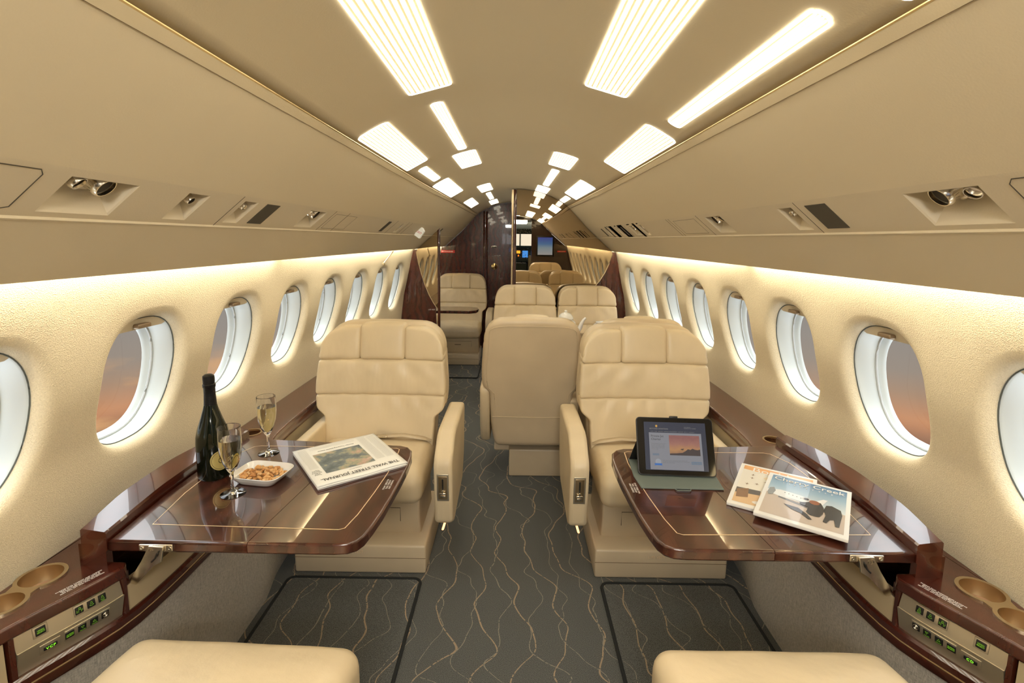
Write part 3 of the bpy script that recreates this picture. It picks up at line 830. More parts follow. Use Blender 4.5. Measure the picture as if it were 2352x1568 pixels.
for x, rr in ((-.375, .026), (-.335, .012), (-.05, .012)):
    mb.lathe([(rr, .01), (rr, 1.775 if x > -.36 else 1.77)], c=(x, -.04, 0), n=20)
obj('door_pillars', mb, M_WOOD, r)
t = thing('extinguisher_sign', 'small red sign with white lettering on the aft mahogany bulkhead', 'sign', (-.86, YB - .035, 1.258))
mb = MB(); mb.box((0, -.002, 0), (.19, .004, .034)); obj('sign_plate', mb, mat('red_plate', (.62, .03, .025), .5), t, smooth=False)
text_mesh('lettering', 'EXTINGUISHER', .020, frame((0, -.0045, 0), (1, 0, 0), (0, 0, 1)), M_PRINT, t, sx=1.05, off=.0004)

# ------------------------------------------------------------------ forward bulkhead behind the camera with open cockpit doorway
YF = -.45
mb = MB()
F_out = outline_side(1, YF, .33); mb.prism(F_out, 0, .04, M=Mz)
F_outL = outline_side(-1, YF, .33); mb.prism(F_outL, 0, .04, M=Mz)
mb.prism([(-.33, 1.80), (.33, 1.80), (.33, ceilz(.33, YF) - .003), (0, ceilz(0, YF) - .003), (-.33, ceilz(.33, YF) - .003)], 0, .04, M=Mz)
q = obj('wall_front', mb, M_WOOD_DARK, smooth=False); q.location = (0, YF - .04, 0); struct(q)
t = thing('wall_monitor', 'blue wall screen on the dark forward bulkhead, seen in the bronze mirror', 'monitor', (.60, YF + .005, 1.30))
mb = MB(); mb.rbox((0, .012, 0), (.35, .024, .40), .008, (2, 1, 2), 2); obj('screen_bezel', mb, M_BLACK, t)
m, tt, b = new_mat('monitor_picture'); v = ocoord(tt); sx_ = tt.nodes.new('ShaderNodeSeparateXYZ'); tt.links.new(v, sx_.inputs[0])
ad = N(tt, 'ShaderNodeMath', operation='MULTIPLY_ADD'); ad.inputs[1].default_value = 2.9; ad.inputs[2].default_value = .5; tt.links.new(sx_.outputs[2], ad.inputs[0])
c_ = ramp(tt, ad.outputs[0], [(.0, (.30, .33, .42)), (.4, (.18, .28, .42)), (.62, (.06, .16, .42)), (1, (.03, .05, .38))]); tt.links.new(c_, b.inputs['Emission Color']); b.inputs['Emission Strength'].default_value = 1.0; b.inputs['Base Color'].default_value = (.01, .01, .01, 1)
mb = MB(); mb.box((0, .0255, 0), (.29, .003, .34)); obj('screen', mb, m, t, smooth=False)
t = thing('extinguisher_sign', 'small red sign beside the blue wall screen, seen in the bronze mirror', 'sign', (.93, YF + .003, 1.20))
mb = MB(); mb.box((0, .002, 0), (.17, .004, .030)); obj('sign_plate', mb, bpy.data.materials['red_plate'], t, smooth=False)
text_mesh('lettering', 'EXTINGUISHER', .018, frame((0, .0045, 0), (-1, 0, 0), (0, 0, 1)), M_PRINT, t)
# passage and flight deck
for yy in (-.75, -1.25):
    lamp_ = bpy.data.lights.new('passage_lamp', 'AREA'); lamp_.shape = 'RECTANGLE'; lamp_.size = .5; lamp_.size_y = .22; lamp_.energy = PASS; lamp_.color = (1, .95, .86)
    lo_ = bpy.data.objects.new('passage_ceiling_light', lamp_); COL.objects.link(lo_); lo_.location = (0, yy, 1.835); lo_.rotation_euler = Vector((0, .75, -.66)).to_track_quat('-Z', 'Y').to_euler()
mb = MB()
for sg in (-1, 1): mb.box((sg * .60, -1.5, .93), (.03, 2.0, 1.86))
q = struct(obj('wall_front_passage', mb, M_PSU, smooth=False))
struct(obj('ceiling_front_passage', MB().box((0, -1.9, 1.87), (1.7, 2.85, .03)), M_WHITE, smooth=False))
struct(obj('floor_front_passage', MB().box((0, -1.9, -.02), (1.7, 2.85, .04)), mat('navy_carpet', (.012, .016, .024), .9), smooth=False))
t = thing('flight_deck', 'grey and green flight deck panels with small screens, seen in the bronze mirror', 'instrument panel', (0, -3.3, 0))
CK = mat('panel_grey_green', (.06, .09, .09), .6); CKL = mat('panel_light', (.55, .60, .60), .6)
mb = MB(); mb.box((0, 0, 1.05), (1.5, .08, .36)); obj('main_panel', mb, CK, t, smooth=False)
mb = MB(); mb.rbox((0, .06, 1.245), (1.5, .28, .05), .015, (4, 2, 1), 2); obj('glareshield', mb, mat('glareshield_teal', (.04, .10, .11), .6), t)
mb = MB(); mb.box((0, .3, .98), (1.5, .05, .02)); 
for nm, x, z, w_, h_, colr, st in (('screen', .27, 1.06, .14, .17, (.05, .25, .9), 1.6), ('screen', .5, 1.06, .12, .16, (.05, .2, .7), 1.2), ('screen', -.1, 1.06, .14, .17, (.05, .25, .8), 1.4), ('gauge', .10, 1.11, .09, .07, (1, .35, .03), 2.5), ('gauge', .10, 1.02, .03, .04, (1, .25, .03), 2)):
    mb = MB(); mb.box((x, .043, z), (w_, .006, h_)); obj(nm, mb, mat('lit_' + nm + str(x), (.01, .01, .01), .4, emit=colr, es=st), t, smooth=False)
mb = MB()
for i in range(70):
    mb.box((random.uniform(-.3, .7), .045, random.uniform(.90, 1.21)), (.018, .01, .012))
obj('panel_switches', mb, CKL, t, smooth=False)
mb = MB(); mb.box((.14, .35, .72), (.34, .6, .26)); mb.box((.14, .12, .92), (.3, .12, .1)); obj('centre_pedestal', mb, CK, t, smooth=False, bevel=.02)
mb = MB()
for i in range(60): mb.box((.14 + random.uniform(-.14, .14), .35 + random.uniform(-.25, .28), .855), (.015, .015, .012))
obj('pedestal_switches', mb, CKL, t, smooth=False)
mb = MB(); mb.box((.12, .35, 1.62), (.62, .5, .12)); obj('overhead_panel', mb, CK, t, smooth=False)
mb = MB()
for i in range(60): mb.box((.12 + random.uniform(-.28, .28), .605, 1.62 + random.uniform(-.05, .05)), (.02, .01, .012))
obj('overhead_switches', mb, CKL, t, smooth=False)
mb = MB()
for x in (-.75, -.28, .14, .56, .80): mb.box((x, -.12, 1.42), (.035, .05, .40))
mb.box((0, -.12, 1.73), (1.6, .06, .26)); obj('windshield_frame', mb, CKL, t, smooth=False)
mb = MB(); mb.box((0, -.14, 1.40), (1.5, .008, .38)); obj('windshield', mb, M_PANE, t, smooth=False)
for sg, lab in ((-1, 'sheepskin pilot seat at the left of the flight deck, seen in the mirror'), (1, 'sheepskin pilot seat at the right of the flight deck, seen in the mirror')):
    t = thing('pilot_seat', lab, 'seat', (.14 + sg * .40, -2.80, 0), 0, 'pilot seats')
    mb = MB(); mb.rbox((0, 0, .45), (.42, .42, .14), .05); obj('seat_cushion', mb, mat('sheepskin', (.6, .55, .45), 1) if 'sheepskin' not in bpy.data.materials else bpy.data.materials['sheepskin'], t)
    mb = MB(); mb.rbox((0, .22, .75), (.42, .12, .6), .05); obj('backrest', mb, bpy.data.materials['sheepskin'], t)
    mb = MB(); mb.rbox((0, 0, .2), (.3, .3, .4), .02); obj('pedestal', mb, M_BLACK, t)
# side and nose skins of the flight deck
mb = MB()
for sg in (-1, 1): mb.box((sg * .86, -3.0, .93), (.03, 1.0, 1.9))
mb.box((0, -3.45, .55), (1.72, .03, 1.1))
struct(obj('wall_front_nose', mb, M_BLACK, smooth=False))

# ------------------------------------------------------------------ side consoles
FX = [(-.6, 1.10), (.6, 1.10), (.8, 1.085), (.9, 1.055), (.95, 1.035), (1.0, 1.01), (1.05, .985), (1.1, .962), (1.15, .95), (1.2, .945), (1.3, .94), (1.8, .94), (1.95, .975), (2.1, .985), (2.7, .985), (4.75, .91)]
def Xf(y): return smooth_interp(y, FX)
def bool_cut(o, cutters):
    for c in cutters:
        md = o.modifiers.new('b', 'BOOLEAN'); md.operation = 'DIFFERENCE'; md.object = c; md.solver = 'EXACT'
    dg = bpy.context.evaluated_depsgraph_get(); me = bpy.data.meshes.new_from_object(o.evaluated_get(dg))
    o.modifiers.clear(); old = o.data; o.data = me; me.name = o.name; bpy.data.meshes.remove(old)
    for c in cutters: bpy.data.objects.remove(c)
    me.set_sharp_from_angle(angle=radians(30))
def ysteps(a, b, st=.05): return linspace(a, b, max(1, int(round((b - a) / st))))
CZ = .615
def console(sg):
    side = WHERE[sg]
    t = thing('side_console', 'mahogany %s side console with cup holders, switch panel and grey fabric front' % side, 'console', (0, 0, 0))
    ya, yb = Y0 + .01, YM - .003
    lim = lambda y: (Xw(.60) * S(y) - .004)
    # ledge plan
    inner = [(Xf(y) - .010, y) for y in ysteps(ya, 1.13)] + [(.955, 1.145), (1.05, 1.147), (1.05, 1.795), (.985, 1.80), (.962, 1.81)] + [(Xf(y) - .008, y) for y in ysteps(1.85, yb, .12)]
    outer = [(lim(y), y) for y in reversed(ysteps(ya, yb, .25))]
    mb = MB(); mb.prism([(sg * x, y) for x, y in inner + outer], .583, CZ)
    led = obj('ledge', mb, M_WOOD, t, smooth=False)
    C1, C2 = (1.108, 1.082), (1.106, .990)
    cut = []
    for (x, y), r in ((C1, .0415), (C2, .036), ((1.078, 1.975), .036)):
        m_ = MB(); m_.lathe([(r, .55), (r, .65)], c=(sg * x, y, 0), n=40); cut.append(obj('cut', m_, M_WOOD))
    bool_cut(led, cut)
    bv = led.modifiers.new('bevel', 'BEVEL'); bv.width = .005; bv.segments = 2; bv.limit_method = 'ANGLE'; bv.angle_limit = radians(50)
    # cup holder plate: two discs joined by a waist
    pl = []
    n = 24
    for i in range(n + 1): a = radians(-50 + 280 * i / n); pl.append((C1[0] + .049 * cos(a), C1[1] + .049 * sin(a)))
    for i in range(n + 1): a = radians(130 + 280 * i / n); pl.append((C2[0] + .044 * cos(a), C2[1] + .044 * sin(a)))
    mb = MB(); mb.prism([(sg * x, y) for x, y in pl], CZ, CZ + .004)
    plate = obj('cup_holder', mb, M_BRASS, t, smooth=False); cut = []
    for (x, y), r in ((C1, .041), (C2, .0355)):
        m_ = MB(); m_.lathe([(r, .58), (r, .66)], c=(sg * x, y, 0), n=40); cut.append(obj('cut', m_, M_WOOD))
    bool_cut(plate, cut)
    for (x, y), r in ((C1, .0412), (C2, .0357)):
        mb = MB(); mb.lathe([(r, CZ + .003), (r, CZ - .036), (r - .003, CZ - .040)], c=(sg * x, y, 0), n=40, cap=False); obj('cup_well', mb, M_BRASS, plate)
        mb = MB(); mb.lathe([(.0005, CZ - .033), (r - .001, CZ - .034), (r - .001, CZ - .038)], c=(sg * x, y, 0), n=32, cap=False); obj('cork_liner', mb, M_CORK, plate)
    mb = MB(); mb.lathe([(.036, CZ - .04), (.036, CZ + .003), (.043, CZ + .003), (.043, CZ)], c=(sg * 1.078, 1.975, 0), n=40, cap=False); far = obj('cup_holder', mb, M_BRASS, t)
    mb = MB(); mb.lathe([(.0005, CZ - .036), (.0355, CZ - .036)], c=(sg * 1.078, 1.975, 0), n=24, cap=False); obj('cork_liner', mb, M_CORK, far)
    # front: nose of the ledge, cream fascia strips, wood dividers
    mb = MB()
    mb.sweep(ysteps(ya, .94), Xf, [(-.04, .583), (.0, .583), (.0, .600), (-.04, .600)], sg)
    mb.sweep(ysteps(1.85, yb, .12), Xf, [(-.03, .56), (.010, .56), (.012, .585), (.006, .600), (-.03, .604)], sg)
    obj('ledge_nose', mb, M_WOOD, t, angle=50)
    for (a, b, zt) in ((ya, .925, .583), (1.132, 1.80, .553), (1.83, yb, .560)):
        mb = MB(); mb.sweep(ysteps(a, b, .06), Xf, [(-.03, .485), (.0, .485), (.0, zt), (-.03, zt)], sg); obj('cream_fascia', mb, M_CREAMPANEL, t, angle=50)
    for yy in (.930, 1.126):
        mb = MB(); mb.sweep([yy, yy + .008], Xf, [(-.04, .485), (.004, .485), (.004, .583), (-.04, .583)], sg); obj('wood_divider', mb, M_WOOD, t, smooth=False)
    for yy, w_, z_, th_ in ((1.815, .10, .53, .02), (1.142, .09, .54, .012)):
        mb = MB(); mb.box((sg * 1.0, yy, z_), (w_, th_, .10)); obj('wood_divider', mb, M_WOOD, t, smooth=False)
    # stowage well under the folding table
    mb = MB(); mb.box((sg * 1.055, 1.47, .545), (.012, .66, .13)); mb.box((sg * 1.01, 1.47, .492), (.09, .66, .01)); obj('table_well', mb, M_WOOD_DARK, t, smooth=False)
    mb = MB(); mb.box((sg * 1.02, 1.185, .535), (.035, .03, .003)); obj('well_latch', mb, M_PRINT, t, smooth=False)
    # rail above the fabric: two dark bands with a gold line
    mb = MB(); mb.sweep(ysteps(ya, yb, .05), Xf, [(-.03, .437), (.006, .437), (.010, .445), (.010, .460), (.006, .4605), (.006, .4655), (.010, .466), (.010, .481), (.004, .487), (-.03, .487)], sg)
    obj('console_rail', mb, M_WOOD, t, angle=30)
    mb = MB(); mb.sweep(ysteps(ya, yb, .05), Xf, [(.004, .4612), (.0085, .4612), (.0085, .4648), (.004, .4648)], sg); obj('gold_line', mb, M_GOLDLINE, t)
    mb = MB(); mb.sweep(ysteps(ya, yb, .05), Xf, [(-.03, .0), (-.020, .0), (-.008, .10), (-.004, .437), (-.03, .437)], sg); obj('fabric_panel', mb, M_FABRIC, t, angle=50)
    # coaming over the table stowage
    mb = MB(); yc = linspace(1.125, 1.79, 24); rows = []
    inn = [(1.12, .982), (1.35, 1.003), (1.55, 1.003), (1.79, .985)]; ou = [(1.12, 1.042), (1.28, 1.072), (1.5, 1.075), (1.66, 1.055), (1.79, 1.025)]
    for y in yc:
        a = smooth_interp(y, inn); b = smooth_interp(y, ou); h = .010 * sin(pi * (y - 1.12) / .67)
        rows.append([(sg * a, y, .655), (sg * (a - .001), y, .700), (sg * (a + .003), y, .7045 + h * .3), (sg * (b - .004), y, .712 + h), (sg * b, y, .708 + h), (sg * (b + .002), y, CZ)])
    nn = 6; vs = [p for r_ in rows for p in r_]; fs = [(i * nn + k, i * nn + (k + 1) % nn, (i + 1) * nn + (k + 1) % nn, (i + 1) * nn + k) for i in range(len(rows) - 1) for k in range(nn)]
    fs += [list(range(nn)), [(len(rows) - 1) * nn + k for k in reversed(range(nn))]]
    mb.add(vs, fs); obj('coaming', mb, M_WOOD, t, angle=25)
    mb = MB(); mb.box((sg * 1.0165, 1.136, .640), (.057, .018, .090)); mb.box((sg * 1.01, 1.783, .640), (.05, .014, .07)); mb.box((sg * 1.052, 1.46, .64), (.01, .66, .06)); obj('coaming_ends', mb, M_WOOD, t, smooth=False)
    # switch panel
    pa = MB()
    pa.sweep(ysteps(.940, 1.124, .02), Xf, [(-.03, .541), (.003, .541), (-.004, .583), (-.03, .583)], sg)
    pa.sweep(ysteps(.940, 1.124, .02), Xf, [(-.03, .487), (-.004, .487), (.006, .541), (-.03, .5412)], sg)
    cp = obj('switch_panel', pa, M_BRASSP, t, angle=25)
    def fr_at(y, z, off):
        d = (Xf(y + .01) - Xf(y - .01)) / .02
        yd = Vector((sg * d, 1, 0)).normalized()
        if z > .541: up = Vector((sg * .007, 0, .042))
        else: up = Vector((-sg * .010, 0, .054))
        xd = yd if sg < 0 else -yd
        f = frame((0, 0, 0), xd, up)
        nrm = f.to_3x3().col[2]
        tz = (z - .541) / .042 if z > .541 else (z - .487) / .054
        dx = (.003 - .007 * tz) if z > .541 else (-.004 + .010 * tz)
        f.translation = Vector((sg * (Xf(y) - dx), y, z)) + nrm * off
        return f
    def plate_at(name, y, z, w_, h_, th, material, off=0, r=.0025):
        f = fr_at(y, z, off)
        m_ = MB(); m_.rbox((0, 0, 0), (w_, h_, th), min(r, th / 2.01), (1, 1, 1), 2); 
        m_.v = [tuple(f @ Vector(p)) for p in m_.v]
        return obj(name, m_, material, cp)
    plate_at('button_bezel', 1.062, .5645, .064, .024, .0024, M_BRASSP, .0008)
    plate_at('button_bezel', .980, .5645, .026, .024, .0024, M_BRASSP, .0008)
    plate_at('button_bezel', 1.052, .522, .088, .025, .0024, M_BRASSP, .0008)
    plate_at('button_bezel', .990, .520, .036, .024, .0020, M_BRASSP, .0006)
    disp = 'VCP' if sg < 0 else 'CD'
    for (y, z, w_, h_, txt, sz) in ((1.083, .5645, .016, .017, 'lamp', 0), (1.063, .5645, .016, .017, 'lamp', 0), (1.042, .5645, .016, .017, 'call', 0), (.980, .5645, .018, .017, 'VIDEO\nSELECT', .0042),
                                (1.083, .522, .016, .017, 'jack', 0), (1.0625, .522, .016, .017, 'up' if sg < 0 else 'down', 0), (1.0415, .522, .016, .017, 'down' if sg < 0 else 'up', 0), (1.0205, .522, .017, .017, 'AUDIO\nSELECT', .0042), (.990, .520, .024, .009, disp, .0082)):
        plate_at('button' if sz != .0082 else 'display', y, z, w_, h_, .003, M_BLACK, .0022)
        f = fr_at(y, z, .0041); g = M_GREENB if sz == .0082 else M_GREEN
        if sz: text_mesh('legend', txt, sz, f, g, cp, off=.00012, ext=.0001, spacing=1.25 if sz > .008 else 1)
        else:
            m_ = MB()
            def seg(pts, r=.00045, cl=False): m_.tube([f @ Vector((a, b, 0)) for a, b in pts], r, 4, closed=cl)
            if txt == 'lamp':
                seg([(-.002, .0005), (-.001, .005), (.001, .005), (.002, .0005)], cl=True)
                for a in (-150, -120, -90, -60, -30): seg([(.003 * cos(radians(a)), .003 * sin(radians(a))), (.0048 * cos(radians(a)), .0048 * sin(radians(a)))])
                if y > 1.07: seg([(-.004, -.0065), (.004, -.0065)])
            elif txt == 'call':
                seg([(.002 * cos(a * pi / 4) + .0005, .004 + .002 * sin(a * pi / 4)) for a in range(8)], cl=True); seg([(-.002, -.005), (-.002, .001), (.003, .001), (.003, -.005)])
                seg([(-.006, .001), (-.004, -.001), (-.006, -.003), (-.004, -.004)]); seg([(.006, .001), (.005, -.003)])
            elif txt in ('up', 'down'):
                q = 1 if txt == 'up' else -1; seg([(-.003, .002 - .0025 * q), (.003, .002 - .0025 * q), (0, .002 + .0028 * q)], cl=True)
                text_mesh('legend', 'VOLUME', .0028, fr_at(y, z, .0041) @ Matrix.Translation((0, -.0055, 0)), g, cp, ext=.0001)
            if txt == 'jack':
                seg([(.0055 * cos(a * pi / 10), .0055 * sin(a * pi / 10)) for a in range(20)], .0007, True); seg([(.0022 * cos(a * pi / 6), .0022 * sin(a * pi / 6)) for a in range(12)], .0008, True)
                obj('headphone_jack', m_, M_CHROME, cp)
            else: obj('legend', m_, g, cp)
    # placard lines on the ledge
    base = Vector((sg * (Xf(1.066) + .022), 1.066, CZ + .0004)); dr = Vector((sg * (Xf(1.1) - Xf(1.03)), .07, 0)).normalized()
    xd = dr if sg < 0 else -dr
    text_mesh('placard', 'DURING TAXI, TAKEOFF AND LANDING\nSEAT MUST BE OCCUPIED ONLY IF\nIN FULL UPRIGHT POSITION AND\nSEAT FULL AFT AND FULL OUTBOARD', .0050, frame(base, xd, Vector((0, 0, 1)).cross(xd)), M_PRINT, t, ext=.0001, off=.00005)
    return t
M_BRASSP = mat('champagne_metal_panel', (.66, .60, .48), .36, .85)
console(-1); console(1)

# ------------------------------------------------------------------ fold-out tables
TPLAN = [(.982, 1.128), (.43, 1.126), (.398, 1.130), (.378, 1.142), (.366, 1.165), (.358, 1.21), (.350, 1.28), (.345, 1.37), (.341, 1.47), (.340, 1.56), (.343, 1.63), (.352, 1.68), (.370, 1.708), (.40, 1.722), (.60, 1.738), (.80, 1.755), (.975, 1.768), (.990, 1.72), (1.000, 1.55), (1.000, 1.36)]
TZ = .68
def table(sg):
    side = WHERE[sg]
    t = thing('folding_table', 'glossy mahogany folding table with brass inlay on the %s console' % side, 'table', (0, 0, 0), 0, 'fold-out tables')
    def split_x(y): return .642 + (.582 - .642) * (y - 1.126) / (1.738 - 1.126)
    def clip(poly, keep):
        out = []
        n = len(poly)
        for i in range(n):
            a, b = poly[i], poly[(i + 1) % n]
            fa = (a[0] - split_x(a[1])) * keep; fb = (b[0] - split_x(b[1])) * keep
            if fa > 0: out.append(a)
            if fa * fb < 0: u = fa / (fa - fb); out.append((a[0] + (b[0] - a[0]) * u + keep * .0008, a[1] + (b[1] - a[1]) * u))
        return out
    for keep in (1, -1):
        mb = MB(); mb.prism([(sg * x, y) for x, y in clip(TPLAN, keep)], TZ - .030, TZ)
        o = obj('table_leaf', mb, M_WOOD_TOP, t, smooth=False, bevel=.007, seg=4)
        o.modifiers['bevel'].limit_method = 'WEIGHT'; me = o.data
        on_split = [abs(abs(v.co.x) - split_x(v.co.y)) < .004 for v in me.vertices]
        at_ = me.attributes.new('bevel_weight_edge', 'FLOAT', 'EDGE')
        for e in me.edges:
            a, b = e.vertices; flat_ = abs(me.vertices[a].co.z - me.vertices[b].co.z) < 1e-5
            at_.data[e.index].value = 1.0 if flat_ and not (on_split[a] and on_split[b]) else 0.0
        bake_bevel(o)
    inl = [(.925, 1.200), (.440, 1.188), (.425, 1.196), (.412, 1.26), (.400, 1.38), (.392, 1.50), (.390, 1.60), (.396, 1.685), (.410, 1.695), (.895, 1.700), (.915, 1.690), (.945, 1.62), (.950, 1.55), (.947, 1.36)]
    mb = MB(); vs = []; n = len(inl)
    cx, cy = .67, 1.45
    for d in (0, .0028):
        for i, (x, y) in enumerate(inl):
            a = Vector(inl[i - 1]); b = Vector(inl[(i + 1) % n]); tn = (b - a).normalized(); nrm = Vector((-tn.y, tn.x)); 
            if nrm.dot(Vector((cx - x, cy - y))) < 0: nrm = -nrm
            vs.append((sg * (x + nrm.x * d), y + nrm.y * d, TZ + .0004))
    mb.add(vs, [(i, (i + 1) % n, n + (i + 1) % n, n + i) for i in range(n)])
    o = obj('brass_inlay', mb, M_INLAY, t, smooth=False)
    # hinge plate and swing arm
    mb = MB(); mb.rbox((sg * .862, 1.1245, TZ - .0135), (.082, .005, .017), .002, (2, 1, 1), 2); hp = obj('hinge_plate', mb, M_CHROME, t)
    for x in (.828, .896):
        mb = MB(); mb.lathe([(.0045, 0), (.0045, .0015), (.002, .0015), (.0015, .0008)], M=Matrix.Rotation(radians(90), 4, 'X'), c=(sg * x, 1.122, TZ - .0135), n=14); obj('screw', mb, M_CHROME, hp)
    mb = MB(); mb.lathe([(.010, 0), (.010, .005), (.006, .007), (.0005, .007)], M=Matrix.Rotation(radians(90), 4, 'X'), c=(sg * .867, 1.121, TZ - .014), n=20)
    obj('pivot_bolt', mb, M_CHROME, hp)
    mb = MB(); A = [(.838, TZ - .006), (.874, TZ - .004), (.880, TZ - .016), (.892, TZ - .040), (.962, TZ - .128), (.942, TZ - .134), (.872, TZ - .062), (.846, TZ - .045)]
    mb.prism([(sg * x, z) for x, z in A], 1.114, 1.120, M=Mz); mb.v = [(x, y + max(0, TZ - .045 - z) * .42, z) for x, y, z in mb.v]; obj('swing_arm', mb, M_CHROME, t, smooth=False, bevel=.0015)
    mb = MB(); mb.tube([(sg * x, 1.1135, z) for x, z in ((.853, TZ - .022), (.858, TZ - .034), (.868, TZ - .044))], .0022, 6); obj('arm_slot', mb, M_BLACK, t)
    yd = Vector((0, 1, 0))
    text_mesh('placard', 'STOW TABLE FOR\nTAXI, TAKEOFF\nAND LANDING', .008, frame((sg * .372, 1.43, TZ + .0005), (0, -sg, 0), (sg, 0, 0)), M_PRINT, t, ext=.0001)
    return t
table(-1); table(1)

# ------------------------------------------------------------------ seats
M_LENS = mat('amber_floor_lamp', (1, .6, .3), .4, emit=(1, .42, .14), es=2.2)
def seat(name, label, x, y, rz, W=.63, arms='both', panel=True, cush_z=.455, arm_back=0.0, base_dx=0, base_w=.56, group='leather cabin seats', aisle=1, ext=0, base_h=.128, base_d=.48, away=False):
    t = thing(name, label, 'seat', (x, y, 0), rz, group); k = W / .63
    HW = [(.20, .222), (.30, .248), (.38, .258), (.45, .262), (.558, .266), (.572, .273), (.592, .300), (.608, .310), (.66, .315), (.72, .314), (.83, .305), (.93, .297), (1.03, .290)]
    def hw(z): return (interp(z - .006, HW) + interp(z, HW) + interp(z + .006, HW)) / 3 * k
    TILT = .20; ZB = .40; YB_ = .36 + ext
    def shell(front_off):
        def fn(px, py, pz):
            xn = px / .3; z = pz
            H = hw(min(z, .9)); R_ = .115 * k
            ax = abs(xn) * H
            zmax = 1.0
            if ax > H - R_: zmax = 1.0 - (R_ - sqrt(max(0, R_ * R_ - (ax - (H - R_)) ** 2)))
            zmax -= .012 * (ax / H) ** 2
            if z > .84: z = .84 + (z - .84) * (zmax - .84) / (1.0 - .84)
            x_ = xn * hw(z) if pz < .9 else xn * H
            yy = YB_ + (z - ZB) * TILT + py - .022 * abs(xn) ** 3 * (1 if py < .03 else .3)
            # gathered leather folds near the cross seams, on the front only
            if py < .02:
                for (zs, s_) in ((.668, 22), (.825, 17)):
                    amp = .0055 * math.exp(-((z - zs + .035) / .045) ** 2) * (1 - abs(xn) ** 4)
                    yy += amp * sin(s_ * xn + 9 * (z - zs) * 6 * xn + 1.3)
            return (x_, yy, z)
        return fn
    bk = obj('back_shell', MB().rbox((0, .085, .615 if away else .648), (.6, .11, .782 if away else .716), .034, (22, 3, 44), 4, 0, shell(0)), M_LEATHER_BACK, t, angle=60)
    obj('lumbar_panel', MB().rbox((0, .015, .540), (.594, .075, .254), .014, (26, 2, 26), 4, .006, shell(0)), M_LEATHER, t, angle=60)
    obj('shoulder_panel', MB().rbox((0, .012, .748), (.596, .075, .163), .013, (26, 2, 14), 4, .008, shell(0)), M_LEATHER, t, angle=60)
    for sx in (-1, 1):
        obj('side_wing', MB().rbox((sx * .2035, .012, .9105), (.190, .076, .157), .013, (14, 2, 12), 4, .006, shell(0)), M_LEATHER, t, angle=60)
    def padfn(px, py, pz):
        z = pz; return (px * k * 1.02, YB_ + (z - ZB) * TILT + py, z + .004 * (1 - (px / .11) ** 2))
    obj('headrest_pad', MB().rbox((0, .014, .9145), (.214, .090, .168), .016, (10, 3, 10), 4, .006, padfn), M_LEATHER, t, angle=60)
    # piping round the back of the shell
    pts = []
    for i in range(49):
        s_ = i / 48
        if s_ < .33: z = .30 + (.90 - .30) * s_ / .33; xx = -hw(z) + .030
        elif s_ > .67: z = .30 + (.90 - .30) * (1 - s_) / .33; xx = hw(z) - .030
        else:
            u = (s_ - .33) / .34; a = pi - pi * u; xx = math.copysign(abs(cos(a)) ** .45, cos(a)) * (hw(.9) - .030); z = .90 + .062 * abs(sin(a)) ** .45
        pts.append((xx, YB_ + (z - ZB) * TILT + .1405 - .0066 * abs(xx / hw(min(z, .9))) ** 3, z))
    mb = MB(); mb.tube(pts, .0022, 5); mb.tube([(-hw(.42) + .01, YB_ + .02 * TILT + .1375, .42), (0, YB_ + .02 * TILT + .1415, .418), (hw(.42) - .01, YB_ + .02 * TILT + .1375, .42)], .0022, 5)
    obj('back_piping', mb, M_LEATHER_BACK, t)
    # seat pan
    cz = cush_z
    def cfn(px, py, pz):
        z = pz; u = max(0, (.16 - py) / .16); z -= .022 * u * u if pz > cz - .07 else 0
        z += .0025 * sin(34 * px + 20 * py) * math.exp(-((py - .1) / .07) ** 2) if pz > cz - .05 else 0
        return (px * k, py, z)
    obj('seat_cushion', MB().rbox((0, .215 + ext / 2, cz - .075), (.520, .43 + ext, .150), .042, (18, 14, 4), 5, .010, cfn), M_LEATHER, t, angle=70)
    mb = MB(); mb.rbox((0, (.16 if away else .22) + ext / 2, (cz - .15 + .13) / 2), (.485 * k, (.18 if away else .30) + ext, cz - .15 - .13 + .02), .012, (3, 3, 2), 3, 0, lambda a, b, c: (a, b + .03 * (c < .2), c)); sb_ = obj('seat_box', mb, M_BASE, t)
    mb = MB(); mb.tube([(-.16 * k, .068, .20), (-.16 * k, .067, .262), (.16 * k, .067, .262), (.16 * k, .068, .20)], .0012, 4); mb.tube([(-.035, .067, .222), (.035, .067, .222)], .0025, 4); obj('drawer_seam', mb, M_GAP, sb_)
    mb = MB(); mb.rbox((base_dx, base_d / 2, base_h / 2), (base_w * k, base_d, base_h), .010, (3, 3, 2), 2, 0, lambda a, b, c: (a * (1 + .0), b - .0, c)); bo = obj('seat_base', mb, M_BASE, t)
    mb = MB(); mb.tube([(base_dx - base_w * k / 2 - .0005, -.0008, .072), (base_dx + base_w * k / 2, -.0008, .072)], .0012, 4); obj('base_seam', mb, M_SEAM, bo)
    text_mesh('placard', 'LIFE VEST', .017, frame((base_dx - .02, -.0012, .098), (1, 0, 0), (0, 0, 1)), M_INLAY, bo)
    # armrests
    for s_ in ((-1, 1) if arms == 'both' else (arms,)):
        ai = (s_ == aisle)
        y0 = arm_back
        prof = [(y0 + .000, .235), (y0 - .022, .49), (y0 - .004, .525), (y0 + .085, .592), (y0 + .13, .604), (.50 + ext, .600), (.515 + ext, .57), (.48 + ext, .34), (.40 + ext, .235), (y0 + .06, .205)]
        xw_ = (.078 if k > .95 else .056) if ai else .052; xc = (.357 if k > .95 else .262) if ai else (.262 + .020 * (k > .95)) * (1 if k > .95 else .93)
        if not ai: prof = [(a_y, b_z if b_z < .45 else .45 + (b_z - .45) * .58) for a_y, b_z in prof]
        mb = MB(); Mx = Matrix(((0, 0, 1, 0), (1, 0, 0, 0), (0, 1, 0, 0), (0, 0, 0, 1)))
